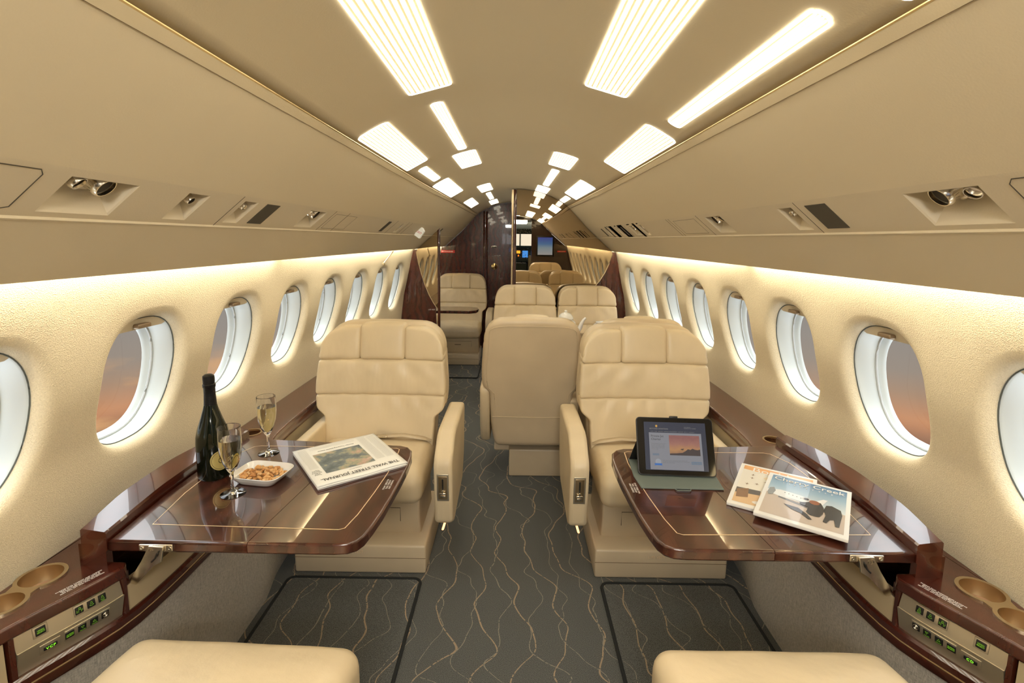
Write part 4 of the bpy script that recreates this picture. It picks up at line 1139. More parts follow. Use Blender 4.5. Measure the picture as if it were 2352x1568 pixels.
        mb.prism(prof, s_ * xc - xw_ / 2, s_ * xc + xw_ / 2, M=Mx)
        a_ = obj('armrest', mb, M_LEATHER, t, smooth=True, bevel=.016, seg=4)
        if ai and panel:
            up = Vector((0, -.022, .255)).normalized(); fc = Vector((s_ * xc, y0 - .014, .40)); f = frame(fc, (1, 0, 0), up)
            m_ = MB(); m_.rbox((0, 0, 0), (.050, .122, .006), .0025, (1, 1, 1), 2); m_.v = [tuple(f @ Vector(p)) for p in m_.v]; pl = obj('recline_panel', m_, M_BRASSP, a_)
            m_ = MB(); m_.rbox((0, 0, .003), (.036, .104, .003), .001, (1, 1, 1), 2); m_.v = [tuple(f @ Vector(p)) for p in m_.v]; obj('panel_recess', m_, M_BRASS, a_)
            m_ = MB(); m_.rbox((0, .016, .0045), (.006, .050, .002), .0008, (1, 1, 1), 2); m_.v = [tuple(f @ Vector(p)) for p in m_.v]; obj('lever_slot', m_, M_BLACK, a_)
            m_ = MB(); m_.rbox((0, -.014, .009), (.006, .018, .010), .002, (1, 1, 1), 2); m_.rbox((0, -.022, .011), (.026, .008, .007), .003, (1, 1, 1), 2); m_.rbox((0, -.038, .006), (.020, .008, .003), .001, (1, 1, 1), 2); m_.v = [tuple(f @ Vector(p)) for p in m_.v]; obj('lever', m_, M_CHROME, a_)
    if aisle and arms == 'both' or arms == aisle:
        mb = MB(); mb.rbox((aisle * (.345 if k > .95 else .262), .10, .165), (.010, .012, .045), .004, (1, 1, 1), 2, 0, lambda a, b, c: (a + aisle * (c - .165) * .3, b, c)); obj('floor_lamp', mb, M_LENS, t)
    return t
seat('cabin_seat', 'cream leather seat behind the left table, facing the camera', -.640, 1.965, 0, aisle=1)
seat('cabin_seat', 'cream leather seat behind the tablet on the right, facing the camera', .638, 1.957, 0, aisle=-1)
seat('cabin_seat', 'seat in the middle turned away, its plain back beside the aisle', .105, 3.245, pi, W=.56, aisle=1, base_dx=-.10, base_w=.50, base_h=.170, base_d=.375, away=True)
seat('cabin_seat', 'seat turned away behind the tablet seat, only its back crest showing', .702, 3.245, pi, W=.49, aisle=0, base_h=.170, base_d=.375, away=True)
seat('cabin_seat', 'left seat of the pair in front of the bronze mirror', .104, 4.09, 0, W=.575, aisle=-1)
seat('cabin_seat', 'right seat of the pair in front of the bronze mirror', .668, 4.09, 0, W=.545, aisle=0)
seat('cabin_seat', 'aft seat beyond the left partition, below the mahogany bulkhead', -.635, 5.55, 0, W=.62, aisle=1, base_w=.50)
seat('cabin_seat', 'foreground left seat showing only its wrinkled cushion edge', -.590, 1.030, pi - .035, W=.63, aisle=-1, cush_z=.535, arm_back=.45, panel=False, ext=.42)
seat('cabin_seat', 'foreground right seat showing only its smooth cushion edge', .580, 1.030, pi, W=.63, aisle=1, cush_z=.535, arm_back=.45, panel=False, ext=.42)

# ------------------------------------------------------------------ floor mats in front of the seats
def mat_rug(x0, x1, y0, y1, label):
    t = thing('carpet_mat', label, 'mat', ((x0 + x1) / 2, (y0 + y1) / 2, 0), 0, 'bound carpet mats'); w_, h_ = x1 - x0, y1 - y0
    pts = []
    for cx, cy, a0 in ((w_ / 2 - .03, h_ / 2 - .03, 0), (-w_ / 2 + .03, h_ / 2 - .03, 90), (-w_ / 2 + .03, -h_ / 2 + .03, 180), (w_ / 2 - .03, -h_ / 2 + .03, 270)):
        for i in range(6): a = radians(a0 + 18 * i); pts.append((cx + .03 * cos(a), cy + .03 * sin(a)))
    mb = MB(); mb.prism(pts, .0005, .008); obj('mat_pile', mb, M_CARPET, t, smooth=False)
    mb = MB(); mb.tube([(x, y, .006) for x, y in pts], .007, 8, closed=True); obj('bound_edge', mb, M_BIND, t)
mat_rug(-.925, -.372, 1.09, 1.925, 'dark bound carpet mat under the left table')
mat_rug(.378, .925, 1.09, 1.915, 'dark bound carpet mat under the right table')
mat_rug(-.92, -.36, 5.0, 5.52, 'small bound carpet mat in front of the aft seat')
mat_rug(-.07, .9, 3.27, 4.05, 'bound carpet mat between the facing seats on the right')

# ------------------------------------------------------------------ small aft table and club table
t = thing('aft_table', 'small glossy mahogany table reaching in front of the aft seat', 'table', (-.66, 5.32, .68))
mb = MB(); mb.prism([(-.28, -.18), (.20, -.18), (.27, -.13), (.29, -.04), (.27, .10), (.18, .16), (-.28, .16)], -.03, 0); obj('table_leaf', mb, M_WOOD_TOP, t, smooth=False, bevel=.008, seg=4)
mb = MB(); mb.rbox((-.24, 0, -.16), (.04, .10, .26), .006); obj('support_arm', mb, M_CHROME, t)
t = thing('club_table', 'mahogany table between the facing seats, carrying the teapot', 'table', (.66, 3.66, .70))
mb = MB(); mb.prism([(-.38, -.22), (.30, -.22), (.30, .22), (-.38, .22), (-.42, .15), (-.43, 0), (-.42, -.15)], -.03, 0); obj('table_leaf', mb, M_WOOD_TOP, t, smooth=False, bevel=.008, seg=4)
mb = MB(); mb.rbox((.26, 0, -.13), (.05, .2, .20), .006); obj('support_arm', mb, M_WOOD, t)

M_CHINA = mat('white_china', (.86, .86, .84), .15, coat=.5)
t = thing('teapot', 'white china teapot with domed lid standing on the table behind the middle seat', 'teapot', (.385, 3.66, .70)); t.scale = (1.08, 1.08, 1.08)
mb = MB(); mb.lathe([(.038, 0), (.045, .004), (.060, .03), (.072, .07), (.074, .09), (.066, .115), (.050, .128), (.052, .134), (.046, .136)], n=40); obj('pot_body', mb, M_CHINA, t)
mb = MB(); mb.lathe([(.052, .134), (.054, .139), (.050, .145), (.046, .156), (.038, .166), (.026, .174), (.012, .178), (.008, .181), (.011, .186), (.009, .192), (.0005, .195)], n=32, cap=False); obj('lid', mb, M_CHINA, t)
mb = MB(); sp_ = [(.062, 0, .045), (.085, 0, .052), (.100, 0, .075), (.110, 0, .105), (.124, 0, .130), (.138, 0, .142)]; mb.tube(sp_, [.022, .018, .015, .012, .009, .008], 14); obj('spout', mb, M_CHINA, t)
mb = MB(); mb.tube([(-.060, 0, .105), (-.078, 0, .128), (-.098, 0, .135), (-.115, 0, .118), (-.117, 0, .085), (-.10, 0, .055), (-.070, 0, .045)], .0065, 10); obj('handle', mb, M_CHINA, t)
t = thing('teacup', 'white china cup with a ring handle beside the teapot', 'cup', (.686, 3.82, .7085)); t.scale = (1.15, 1.15, 1.15)
mb = MB(); mb.lathe([(.022, .010), (.030, .012), (.042, .05), (.046, .078), (.044, .078), (.038, .045), (.026, .016), (.0005, .015)], n=32, cap=False); mb.lathe([(.024, .004), (.024, .012)], n=24); obj('cup_body', mb, M_CHINA, t)
mb = MB(); mb.tube([(-.038 - .022 * sin(a), 0, .045 + .022 * cos(a)) for a in [pi * i / 8 for i in range(9)]], .004, 8); obj('handle', mb, M_CHINA, t)
t2 = tag(obj('saucer', MB().lathe([(.030, 0), (.032, .003), (.072, .012), (.073, .014), (.030, .006), (.0005, .005)], n=36, cap=False), M_CHINA, loc=(.686, 3.82, .7005)), 'white china saucer under the cup', 'saucer')

# ------------------------------------------------------------------ left table: bottle, flutes, nuts, newspaper
t = thing('champagne_bottle', 'dark green sparkling wine bottle with black foil neck on the left table', 'bottle', (-.925, 1.475, TZ))
M_BOT = mat('bottle_glass', (.004, .007, .003), .06, coat=.0, spec=.45)
mb = MB(); mb.lathe([(.030, .003), (.044, .0), (.047, .006), (.047, .110), (.0455, .130), (.040, .155), (.030, .185), (.021, .215), (.0165, .235), (.0150, .262)], n=40); obj('bottle_glass', mb, M_BOT, t)
m, tt, b = new_mat('black_foil'); b.inputs['Base Color'].default_value = (.02, .02, .022, 1); b.inputs['Metallic'].default_value = .7; b.inputs['Roughness'].default_value = .35
bump(tt, b, noise(tt, ocoord(tt), 220, 4), .6, .002)
mb = MB(); mb.lathe([(.0185, .222), (.0175, .235), (.0160, .262), (.0162, .282), (.0178, .284), (.0180, .292), (.0160, .294), (.0165, .310), (.0160, .318), (.010, .323), (.0005, .324)], n=32, cap=False); obj('foil_capsule', mb, m, t)
mb = MB(); c0 = 48
def cyl(a, z, r=.0474): return (r * cos(radians(a)), r * sin(radians(a)), z)
mb.grid(lambda u, v: cyl(-36 + 36 * v * cos(2 * pi * u), .062 + .031 * v * sin(2 * pi * u), .0476), 36, 8); obj('round_label', mb, mat('gold_label', (.55, .45, .16), .4, .3), t)
mb = MB(); mb.tube([cyl(-36 + 31 * cos(2 * pi * i / 36), .062 + .027 * sin(2 * pi * i / 36), .0478) for i in range(36)], .0005, 4, closed=True)
mb.tube([cyl(-36 + 8 * cos(2 * pi * i / 12), .062 + .008 * sin(2 * pi * i / 12), .0478) for i in range(12)], .001, 4, closed=True)
obj('label_ring', mb, M_BOT, t)

def flute(label, x, y, rz=0):
    t = thing('champagne_flute', label, 'glass', (x, y, TZ), rz, 'champagne flutes on the left table')
    mb = MB(); mb.lathe([(.0005, .0045), (.010, .0035), (.033, .0008), (.034, .0014), (.033, .0022), (.012, .0055), (.0060, .011), (.0042, .020), (.0040, .055), (.0055, .064), (.012, .074), (.022, .096), (.0285, .122), (.0310, .150), (.0305, .180), (.0300, .202), (.0290, .203), (.0286, .200), (.0292, .180), (.0298, .150), (.0272, .122), (.0205, .097), (.010, .078), (.0005, .070)], n=40, cap=False); obj('glass_bowl_and_stem', mb, M_GLASS, t)
    mb = MB(); mb.lathe([(.0005, .0715), (.0098, .0790), (.0202, .0980), (.0268, .1225), (.0293, .150), (.0291, .166), (.0005, .166)], n=36, cap=False); obj('wine', mb, M_WINE, t)
    mb = MB()
    for i in range(26):
        a = random.uniform(0, 2 * pi); r_ = random.uniform(0, .022); mb.lathe([(.0001, -.0005), (.0005, 0), (.0001, .0005)], c=(r_ * cos(a), r_ * sin(a), random.uniform(.10, .162)), n=6)
    q = obj('bubbles', mb, M_GLASS, t); q['kind'] = 'stuff'
flute('full champagne flute standing nearest the camera, in front of the nut dish', -.806, 1.362)
flute('full champagne flute standing behind the nut dish', -.838, 1.640)

t = thing('nut_dish', 'square white china dish of nuts on the left table', 'dish', (-.765, 1.452, TZ), radians(-9))
def dish(u, v):   # superellipse bowl: u around, v profile
    prof = [(.60, .0), (.72, .001), (.90, .016), (1.0, .028), (.985, .0295), (.88, .018), (.70, .0055), (.0, .0055)]
    i = min(int(v * 7 + 1e-6), 6); f = v * 7 - i; s_ = prof[i][0] + (prof[i + 1][0] - prof[i][0]) * f; z = prof[i][1] + (prof[i + 1][1] - prof[i][1]) * f
    x, y = sup(2 * pi * u, .080, .062, 5.0); return (x * s_, y * s_, z)
mb = MB(); mb.grid(dish, 64, 28); mb.box((0, 0, .002), (.085, .062, .003)); obj('dish_body', mb, M_CHINA, t, angle=50)
m_n, tt, b = new_mat('roasted_nut'); oi = tt.nodes.new('ShaderNodeObjectInfo'); c_ = ramp(tt, oi.outputs['Random'], [(0, (.45, .20, .06)), (.5, (.66, .36, .13)), (1, (.78, .52, .26))]); tt.links.new(c_, b.inputs['Base Color']); b.inputs['Roughness'].default_value = .6
mb = MB(); mb.rbox((0, 0, 0), (.017, .0085, .008), .004, (2, 1, 1), 3, 0, lambda a, b_, c: (a, b_ + 12 * a * a, c))
me_n = obj('nut', mb, m_n).data; first = bpy.data.objects['nut']
Md = Matrix.Translation((-.765, 1.452, TZ)) @ Matrix.Rotation(radians(-9), 4, 'Z')
cnt = 0
for layer, (zz, rr) in enumerate(((.012, .78), (.018, .74), (.0235, .55))):
    n_ = (60, 56, 30)[layer]
    for i in range(n_):
        o = first if cnt == 0 else first.copy()
        if cnt: COL.objects.link(o)
        while True:
            a, b2 = random.uniform(-1, 1), random.uniform(-1, 1)
            if a ** 4 + b2 ** 4 < 1: break
        o.matrix_world = Md @ Matrix.Translation((a * .080 * rr, b2 * .062 * rr, zz + random.uniform(-.001, .002))) @ Matrix.Rotation(random.uniform(0, 6.28), 4, 'Z') @ Matrix.Rotation(random.uniform(-.5, .5), 4, 'Y')
        tag(o, 'roasted nut in the square white dish', 'nut', 'nuts in the white dish'); cnt += 1

# newspaper
t = thing('newspaper', 'folded newspaper lying upside down to the camera on the left table', 'newspaper', (-.545, 1.59, TZ))
M_PAPER = mat('newsprint', (.86, .86, .83), .8); M_INK = mat('ink', (.08, .08, .08), .8); M_INKG = mat('small_print', (.62, .61, .58), .9)
xdir = Vector((-.230, -.172, 0)).normalized(); f0 = frame((0, 0, 0), xdir, Vector((0, 0, 1)).cross(xdir))
HWp, HHp = .143, .150
for i in range(5):
    z0 = .0005 + i * .0026; j = (random.uniform(-.003, .003), random.uniform(-.003, .003)) if i < 4 else (0, 0)
    mb = MB()
    def pg(u, v, z0=z0, j=j, i=i): 
        a = (-1 + 2 * u) * (HWp - .001 * (4 - i)) + j[0]; b_ = (-1 + 2 * v) * HHp + j[1]
        return f0 @ Vector((a, b_, z0 + .0022 + .0015 * i / 4 * sin(3 * u * pi) * (v ** 6)))
    mb.grid(pg, 16, 16)
    q = obj('page_fold', mb, M_PAPER, t, angle=60); sd = q.modifiers.new('s', 'SOLIDIFY'); sd.thickness = .0021; sd.offset = -1
zt = .0005 + 4 * .0026 + .0022 + .0007
def on(a, b_, z=0): return f0 @ Vector((a, b_, zt + z))
text_mesh('masthead', 'THE WALL STREET JOURNAL.', .0225, f0 @ Matrix.Translation((0, .120, zt + .001)), M_INK, t, sx=.84, ext=.0001, off=.0003)
m, tt, b = new_mat('front_page_picture'); v = ocoord(tt); n1 = noise(tt, v, 22, 5, .6); n2 = noise(tt, v, 9, 3)
c_ = ramp(tt, n1, [(.35, (.09, .12, .14)), (.50, (.17, .21, .23)), (.58, (.36, .36, .26)), (.66, (.52, .36, .30)), (.74, (.62, .56, .46))]); tt.links.new(c_, b.inputs['Base Color'])
mb = MB(); mb.add([on(-.062, -.078), on(.096, -.078), on(.096, .080), on(-.062, .080)], [(0, 1, 2, 3)]); obj('front_page_photo', mb, m, t, smooth=False)
mb = MB()
def rule(a0, a1, b_, h=.0012): mb.add([on(a0, b_, .0001), on(a1, b_, .0001), on(a1, b_ + h, .0001), on(a0, b_ + h, .0001)], [(0, 1, 2, 3)])
for i in range(46):
    b_ = -.135 + i * .0045
    if b_ < .075:
        rule(-.132, -.104 + random.uniform(-.003, .0), b_); rule(-.100, -.070 + random.uniform(-.003, 0), b_)
        if b_ < .03: rule(.104, .134 + random.uniform(-.003, 0), b_)
for i in range(10): rule(-.06, .095, -.13 + i * .0038, .0008) if i < 4 else None
q = obj('text_columns', mb, M_INKG, t, smooth=False); q['kind'] = 'stuff'
text_mesh('headline', 'Trump\nPlans\nNo More\nChinese\nImport', .0078, f0 @ Matrix.Translation((.120, .062, zt + .0003)), M_INK, t, ext=.0001)
text_mesh('headline', 'Powder Towering Settles Claims', .0092, f0 @ Matrix.Translation((.012, -.098, zt + .0003)), M_INK, t, ext=.0001)
text_mesh('headline', 'WEEKEND EDITION', .0045, f0 @ Matrix.Translation((.01, .095, zt + .0006)), M_INK, t, ext=.0001)

# ------------------------------------------------------------------ right table: tablet and magazines
t = thing('tablet', 'black tablet showing a charter web page, propped in a grey folio cover', 'tablet', (0, 0, 0))
M_COVER = mat('grey_green_cover', (.13, .16, .145), .7)
cpl = [(.392, 1.425), (.640, 1.421), (.648, 1.50), (.640, 1.62), (.398, 1.63), (.386, 1.50)]
mb = MB(); mb.prism(cpl, TZ + .0005, TZ + .0055); obj('cover_flap', mb, M_COVER, t, smooth=False, bevel=.002)
mb = MB(); mb.tube([(.492, 1.421, TZ + .004), (.496, 1.411, TZ + .004), (.536, 1.411, TZ + .004), (.540, 1.421, TZ + .004)], .0018, 6); obj('pen_loop', mb, M_COVER, t)
BL, BR = Vector((.403, 1.500, TZ + .012)), Vector((.643, 1.488, TZ + .012))
xd = (BR - BL).normalized(); up = Vector((.012, .085, .166)).normalized(); F_ = frame((BL + BR) / 2, xd, up); Wt, Ht = .240, .176
def local(mbx, F_=F_): mbx.v = [tuple(F_ @ Vector(p)) for p in mbx.v]; return mbx
def rrect(w_, h_, r, cy=0, n=6):
    return [(sx * (w_ / 2 - r) + r * cos(a), cy + sy * (h_ / 2 - r) + r * sin(a)) for sx, sy, a0 in ((1, 1, 0), (-1, 1, 90), (-1, -1, 180), (1, -1, 270)) for a in [radians(a0 + 90 * i / n) for i in range(n + 1)]]
mb = MB(); mb.prism(rrect(Wt + .004, Ht + .004, .012, Ht / 2), -.009, -.0008)
obj('tablet_body', local(mb), mat('tablet_shell', (.03, .03, .032), .3, .5), t, smooth=False, bevel=.0015)
mb = MB(); mb.prism(rrect(Wt - .001, Ht - .001, .010, Ht / 2), -.0008, .0005); obj('glass_front', local(mb), mat('black_glass', (.006, .006, .006), .05), t, smooth=False)
mb = MB(); mb.rbox((0, Ht + .004, -.004), (.026, .007, .010), .002, (1, 1, 1), 2); obj('clip', local(mb), M_BLACK, t)
mb = MB(); mb.add([F_ @ Vector(p) for p in ((-Wt / 2, .03, -.012), (Wt / 2, .03, -.012), (Wt / 2, .105, -.012), (-Wt / 2, .105, -.012))] + [Vector((.400, 1.625, TZ + .006)), Vector((.642, 1.615, TZ + .006))], [(0, 1, 2, 3), (3, 2, 5, 4)])
q = obj('cover_stand', mb, M_BLACK, t, smooth=False); q.modifiers.new('s', 'SOLIDIFY').thickness = .003
def scr(name, a, b_, c, d, z, colr, es=.55, mt=None):
    m_ = MB(); m_.add([F_ @ Vector(p) for p in ((a, b_, z), (c, b_, z), (c, d, z), (a, d, z))], [(0, 1, 2, 3)])
    return obj(name, m_, mt or mat('screen_' + name, (.005,) * 3, .1, emit=colr, es=es), SCREEN, smooth=False)
SW, SH = .098, .0745; cyS = Ht / 2
m_ = MB(); m_.add([F_ @ Vector(p) for p in ((-SW, cyS - SH, .0011), (SW, cyS - SH, .0011), (SW, cyS + SH, .0011), (-SW, cyS + SH, .0011))], [(0, 1, 2, 3)])
SCREEN = obj('screen', m_, mat('screen_navy', (.01, .01, .01), .1, emit=(.025, .03, .046), es=.8), t, smooth=False)
scr('page', -.083, cyS - .073, .083, cyS + .041, .0013, (.23, .23, .25))
m, tt, b = new_mat('screen_sunset'); v = ocoord(tt); n1 = noise(tt, v, 40, 4); sx_ = tt.nodes.new('ShaderNodeSeparateXYZ'); tt.links.new(v, sx_.inputs[0])
mr = tt.nodes.new('ShaderNodeMapRange'); mr.inputs[1].default_value = .748; mr.inputs[2].default_value = .83; tt.links.new(sx_.outputs[2], mr.inputs[0])
ad = N(tt, 'ShaderNodeMath', operation='MULTIPLY_ADD'); ad.inputs[1].default_value = .3; tt.links.new(n1, ad.inputs[0]); tt.links.new(mr.outputs[0], ad.inputs[2])
c_ = ramp(tt, ad.outputs[0], [(.1, (.22, .11, .07)), (.32, (.55, .26, .10)), (.5, (.42, .17, .13)), (.75, (.30, .10, .10)), (1, (.42, .18, .15))]); tt.links.new(c_, b.inputs['Emission Color']); b.inputs['Emission Strength'].default_value = .38; b.inputs['Base Color'].default_value = (.01, .01, .01, 1)
scr('sunset_picture', -.020, cyS - .028, .076, cyS + .034, .0015, None, mt=m)
m_ = MB(); rp = [(-.020, -.028), (.076, -.028), (.076, -.008), (.068, -.010), (.060, -.009), (.052, -.006), (.046, -.010), (.038, -.008), (.030, -.014), (.02, -.020), (.0, -.022), (-.020, -.023)]
m_.add([F_ @ Vector((a, cyS + b_, .0016)) for a, b_ in rp], [list(range(len(rp)))]); obj('mountain_ridge', m_, mat('screen_ridge', (.01,) * 3, .1, emit=(.045, .035, .035), es=.8), SCREEN, smooth=False)
m_ = MB(); m_.add([F_ @ Vector((a, cyS + b_, .0017)) for a, b_ in ((.014, -.010), (.021, -.006), (.020, -.0085), (.026, -.006), (.022, -.012))], [(0, 1, 2, 3, 4)]); obj('tiny_jet', m_, bpy.data.materials['screen_ridge'], SCREEN, smooth=False)
def stext(name, txt, size, a, b_, colr, align='LEFT'):
    key = 'scr_ink_%d' % int(colr[0] * 1000); mt = bpy.data.materials.get(key) or mat(key, (.01,) * 3, .1, emit=colr, es=.8)
    text_mesh(name, txt, size, F_ @ Matrix.Translation((a, cyS + b_, .0018)), mt, SCREEN, align, ext=.00005)
stext('logo_text', 'BEYOND AVIATION', .0066, -.080, .053, (.16, .15, .14)); stext('logo_mark', '\u2739', .012, -.058, .061, (.45, .25, .05), 'CENTER')
stext('menu_text', 'HOME   FLEET   SERVICES   AIRCRAFT MANAGEMENT   CHARTER   ABOUT   CONTACT', .0036, -.078, .0445, (.16, .15, .14)); stext('contact_text', '24/7 SUPPORT\nCONTACT US CHARTER', .0034, .030, .058, (.16, .15, .14))
stext('page_title', 'Private Jet\nCharter', .0098, -.077, .025, (.03, .03, .03))
stext('page_text', 'Travel aboard a private jet\non your schedule to any\nairport you choose with\ncrews ready at all hours\nof every day.', .0042, -.077, -.002, (.10, .10, .10))
stext('award_text', 'Safety rated operator of private aircraft for charter and\nmanagement with an award winning team and a modern fleet\nbased in the western states.', .0034, -.044, -.048, (.10, .10, .10))
for a, b_, c, d, tx in ((-.074, -.030, -.054, -.024, 'READ MORE'), (.046, -.055, .078, -.046, 'Get a Quote')):
    scr('web_button', a, cyS + b_, c, cyS + d, .0015, (.10, .13, .17), .8); stext('button_text', tx, .0028 if a < 0 else .0052, (a + c) / 2, (b_ + d) / 2, (.16, .15, .14), 'CENTER')
m_ = MB(); m_.add([F_ @ Vector((-.058 + .009 * cos(2 * pi * i / 20), cyS - .049 + .009 * sin(2 * pi * i / 20), .0015)) for i in range(20)], [list(range(20))]); obj('award_badge', m_, mat('screen_badge', (.01,) * 3, .1, emit=(.20, .21, .23), es=.8), SCREEN, smooth=False)
m_ = MB(); m_.add([F_ @ Vector((a, cyS + b_, .0017)) for a, b_ in ((-.072, -.062), (-.068, -.059), (-.071, -.055), (-.066, -.054), (-.050, -.054), (-.045, -.055), (-.048, -.059), (-.044, -.062), (-.050, -.060), (-.066, -.060))], [list(range(10))]); obj('badge_ribbon', m_, mat('screen_ribbon', (.01,) * 3, .1, emit=(.03, .09, .25), es=.9), SCREEN, smooth=False)

def magazine(label, TL, TR, BL_, z, build):
    o_ = (Vector(TR) + Vector(BL_)) / 2; t = thing('magazine', label, 'magazine', (o_.x, o_.y, z), 0, 'magazines on the right table')
    xd = (Vector(TR) - Vector(TL)).to_3d(); yd = (Vector(TL) - Vector(BL_)).to_3d(); W_, H_ = xd.length, yd.length
    f = frame((0, 0, 0), xd, yd); th = .009
    m_ = MB(); m_.rbox((0, 0, th / 2), (W_, H_, th), .002, (8, 8, 1), 2); m_.v = [tuple(f @ Vector(p)) for p in m_.v]; obj('page_block', m_, M_MAGW, t)
    m_ = MB(); m_.add([f @ Vector((a * W_ / 2, b_ * H_ / 2, th + .0003)) for a, b_ in ((-1, -1), (1, -1), (1, 1), (-1, 1))], [(0, 1, 2, 3)]); cv = obj('cover', m_, M_MAGW, t, smooth=False)
    def poly(name, pts, mt, lift=1): 
        q = MB(); q.add([f @ Vector((a * W_, b_ * H_, th + .0003 + .0002 * lift)) for a, b_ in pts], [list(range(len(pts)))]); return obj(name, q, mt, cv, smooth=False)
    def txt(name, s_, size, a, b_, mt, sx=1, sp=1): text_mesh(name, s_, size, f @ Matrix.Translation((a * W_, b_ * H_, th + .0014)), mt, cv, sx=sx, ext=.0001, spacing=sp, off=.0001)
    build(poly, txt, f, W_, H_); return t
M_MAGW = mat('glossy_white_paper', (.80, .80, .79), .25, coat=.6)
def flat(name, c): return mat('print_' + name, c, .3, coat=.5)
def grad_mat(name, f, axis_len, lst):
    m, tt, b = new_mat(name); v = ocoord(tt); d = f.to_3x3().col[1]
    dp = tt.nodes.new('ShaderNodeVectorMath'); dp.operation = 'DOT_PRODUCT'; dp.inputs[1].default_value = d; tt.links.new(v, dp.inputs[0])
    mr = tt.nodes.new('ShaderNodeMapRange'); mr.inputs[1].default_value = -axis_len / 2; mr.inputs[2].default_value = axis_len / 2; tt.links.new(dp.outputs['Value'], mr.inputs[0])
    c_ = ramp(tt, mr.outputs[0], lst); tt.links.new(c_, b.inputs['Base Color']); b.inputs['Roughness'].default_value = .3; b.inputs['Coat Weight'].default_value = .5; return m
def ell(cx, cy, rx, ry, n=20, a0=0): return [(cx + rx * cos(2 * pi * i / n) * cos(a0) - ry * sin(2 * pi * i / n) * sin(a0), cy + rx * cos(2 * pi * i / n) * sin(a0) + ry * sin(2 * pi * i / n) * cos(a0)) for i in range(n)]
def cover_cherry(poly, txt, f, W_, H_):
    sky = grad_mat('printed_sky', f, H_, [(.45, (.62, .70, .74)), (.7, (.30, .45, .58)), (.95, (.08, .20, .36))])
    poly('printed_sky', [(-.45, .02), (.45, -.06), (.45, .46), (-.45, .46)], sky); poly('printed_tarmac', [(-.45, -.44), (.45, -.44), (.45, -.06), (-.45, .03)], flat('tarmac', (.52, .44, .38)))
    Wt = flat('jet_white', (.78, .80, .82)); Dk = flat('dark', (.03, .035, .045)); Sh = flat('shadow', (.16, .16, .17))
    poly('printed_shadow', [(-.30, -.02), (.10, -.09), (.40, -.07), (.40, -.11), (.05, -.13), (-.3, -.05)], Sh, 2)
    poly('printed_jet', [(-.45, .08), (-.30, .13), (-.05, .11), (.15, .05), (.20, -.01), (.0, -.05), (-.3, -.02), (-.45, .02)], Wt, 3)
    poly('printed_tail', [(.10, .05), (.20, .15), (.25, .15), (.20, .02)], Wt, 3); poly('printed_wing', [(-.25, .0), (.15, -.07), (.43, -.05), (.18, -.04)], flat('wing', (.35, .38, .42)), 4)
    poly('printed_engine', ell(.02, .06, .055, .035), flat('engine', (.55, .56, .58)), 5); poly('printed_intake', ell(.015, .06, .030, .024), Dk, 6)
    for i in range(6): poly('printed_window', ell(-.24 + .048 * i, .085 - .008 * i, .008, .007, 8), Dk, 5)
    poly('printed_stairs', [(-.43, .12), (-.38, .15), (-.35, .08), (-.37, -.02), (-.42, -.04), (-.44, .02)], flat('stairs', (.25, .27, .28)), 5)
    poly('printed_figure', [(.03, .0), (.10, .06), (.18, .05), (.22, -.04), (.22, -.16), (.19, -.24), (.16, -.25), (.09, -.25), (.04, -.20), (.06, -.10), (-.04, -.08), (-.05, -.04)], Dk, 7)
    poly('printed_hair', ell(.11, .025, .06, .045), flat('hair', (.28, .10, .05)), 8)
    poly('printed_figure', [(.24, .03), (.30, .05), (.40, .0), (.42, -.10), (.41, -.22), (.40, -.34), (.36, -.34), (.34, -.22), (.30, -.24), (.27, -.32), (.23, -.31), (.25, -.18), (.22, -.08)], Dk, 8)
    poly('printed_figure_shadow', [(-.22, -.16), (-.05, -.17), (.06, -.25), (.12, -.33), (.08, -.34), (-.02, -.26), (-.12, -.23)], Dk, 6)
    txt('cover_title', 'Cherry Creek', .0325, 0, .385, M_PRINT, .98); txt('cover_subtitle', 'LIFESTYLE', .010, 0, .305, M_PRINT, 1, 3.1)
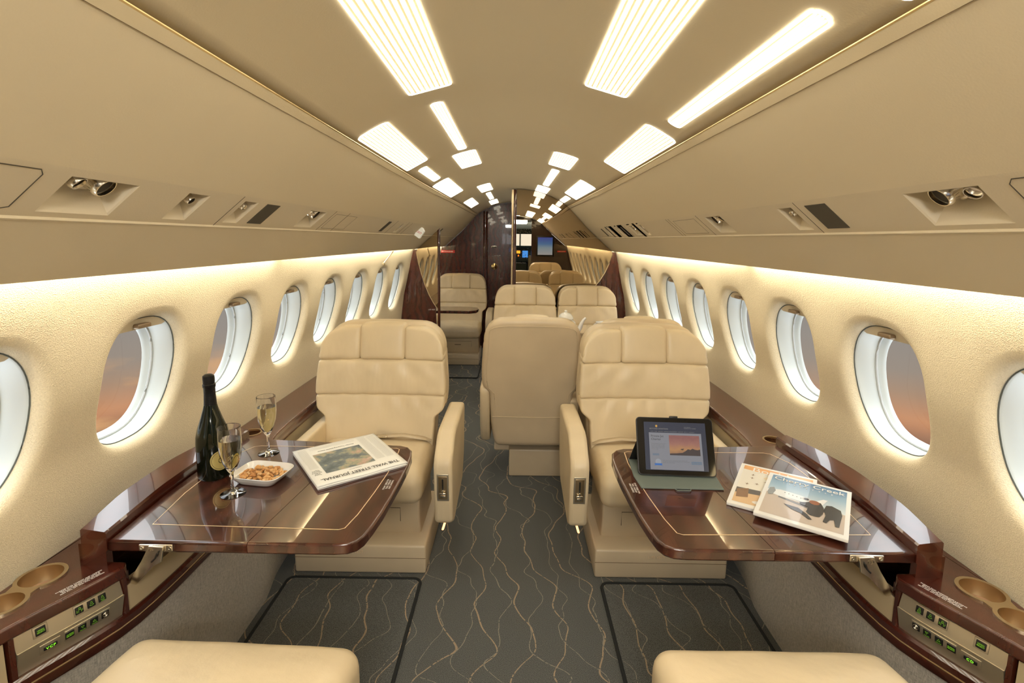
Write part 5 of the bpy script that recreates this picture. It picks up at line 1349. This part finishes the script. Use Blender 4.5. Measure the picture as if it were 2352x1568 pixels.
def cover_boulder(poly, txt, f, W_, H_):
    O_ = flat('orange', (.78, .40, .16)); Wl = flat('wall', (.74, .72, .66)); Br = flat('brown', (.22, .12, .07)); Gy = flat('grey', (.30, .30, .29))
    poly('printed_room', [(-.45, -.44), (.45, -.44), (.45, .46), (-.45, .46)], Wl); poly('printed_ceiling', [(-.45, .36), (.45, .30), (.45, .46), (-.45, .46)], O_, 2)
    poly('printed_floor', [(-.45, -.44), (.45, -.44), (.45, -.22), (-.1, -.12), (-.45, -.12)], flat('floor', (.66, .45, .26)), 2); poly('printed_sofa', [(-.45, -.12), (-.15, -.10), (-.15, -.20), (-.45, -.24)], flat('sofa', (.08, .08, .09)), 3)
    poly('printed_armchair', ell(.10, -.22, .16, .10), flat('armchair', (.62, .25, .14)), 4); poly('printed_cushion', [(.0, -.20), (.03, -.02), (.16, -.02), (.18, -.20)], Gy, 5); poly('printed_rug', ell(.0, -.37, .22, .05), flat('rug', (.70, .70, .70)), 3)
    poly('printed_frame', [(-.12, -.06), (-.08, .08), (.04, .08), (.02, -.04)], Br, 5); poly('printed_frame_inner', [(-.10, -.045), (-.07, .065), (.02, .065), (.005, -.03)], Wl, 6)
    poly('printed_picture', [(.10, .05), (.14, .22), (.35, .20), (.35, .03)], flat('pict', (.55, .22, .16)), 4); poly('printed_lamp', ell(-.02, .22, .14, .05), flat('shade', (.78, .66, .48)), 4)
    for a, b_ in ((-.30, .16), (-.22, .04), (-.34, -.0), (-.12, .12), (-.30, .24)): poly('printed_star', [(a - .03, b_), (a - .005, b_ + .005), (a, b_ + .025), (a + .005, b_ + .005), (a + .03, b_), (a + .005, b_ - .005), (a, b_ - .025), (a - .005, b_ - .005)], Br, 5)
    poly('printed_table', [(-.44, -.16), (-.30, -.10), (-.28, -.30), (-.42, -.34)], Br, 4); poly('printed_plant', ell(.12, .36, .12, .04), flat('plant', (.18, .22, .22)), 3)
    txt('cover_title', 'Boulder', .046, .0, .375, M_PRINT, .98); txt('cover_subtitle', 'LIFESTYLE', .010, 0, .29, M_PRINT, 1, 3.1)
magazine('white bordered magazine with an orange room cover titled Boulder, partly covered', (.775, 1.592), (.958, 1.478), (.608, 1.342), TZ + .0006, cover_boulder)
magazine('blue sky magazine titled Cherry Creek lying on top of the other one', (.820, 1.507), (.996, 1.384), (.653, 1.268), TZ + .0112, cover_cherry)

# ------------------------------------------------------------------ emergency exit handle on the left wall, seat belts
t = thing('exit_release_bar', 'small brass release bar hanging from the cove on the far left wall', 'release bar', (-.955, 3.86, 1.28))
mb = MB(); mb.tube([(0, .10, .035), (-.008, .0, .0), (-.018, -.12, -.045)], .0045, 8); obj('lever', mb, M_BRASS, t)
mb = MB(); mb.rbox((-.018, -.13, -.052), (.02, .03, .022), .008, (1, 1, 1), 3); obj('knob', mb, M_CREAMPANEL, t)
for nm, x0, sg in (('cabin_seat', -.640, 1), ('cabin_seat.001', .655, -1)):
    o_ = bpy.data.objects[nm]
    mb = MB(); pts = [(sg * a, b, c) for a, b, c in ((.255, .330, .462), (.19, .318, .478), (.12, .322, .486), (.04, .330, .478), (-.03, .335, .470))]
    n = len(pts); vs = []
    for p in pts: vs += [(p[0], p[1] - .014, p[2]), (p[0], p[1] + .014, p[2] + .006)]
    mb.add(vs, [(2 * i, 2 * i + 1, 2 * i + 3, 2 * i + 2) for i in range(n - 1)])
    q = obj('seat_belt', mb, M_BASE, o_); q.modifiers.new('s', 'SOLIDIFY').thickness = .002
    mb = MB(); mb.rbox((sg * .02, .326, .480), (.045, .026, .008), .003, (1, 1, 1), 2); obj('buckle', mb, M_CHROME, q)
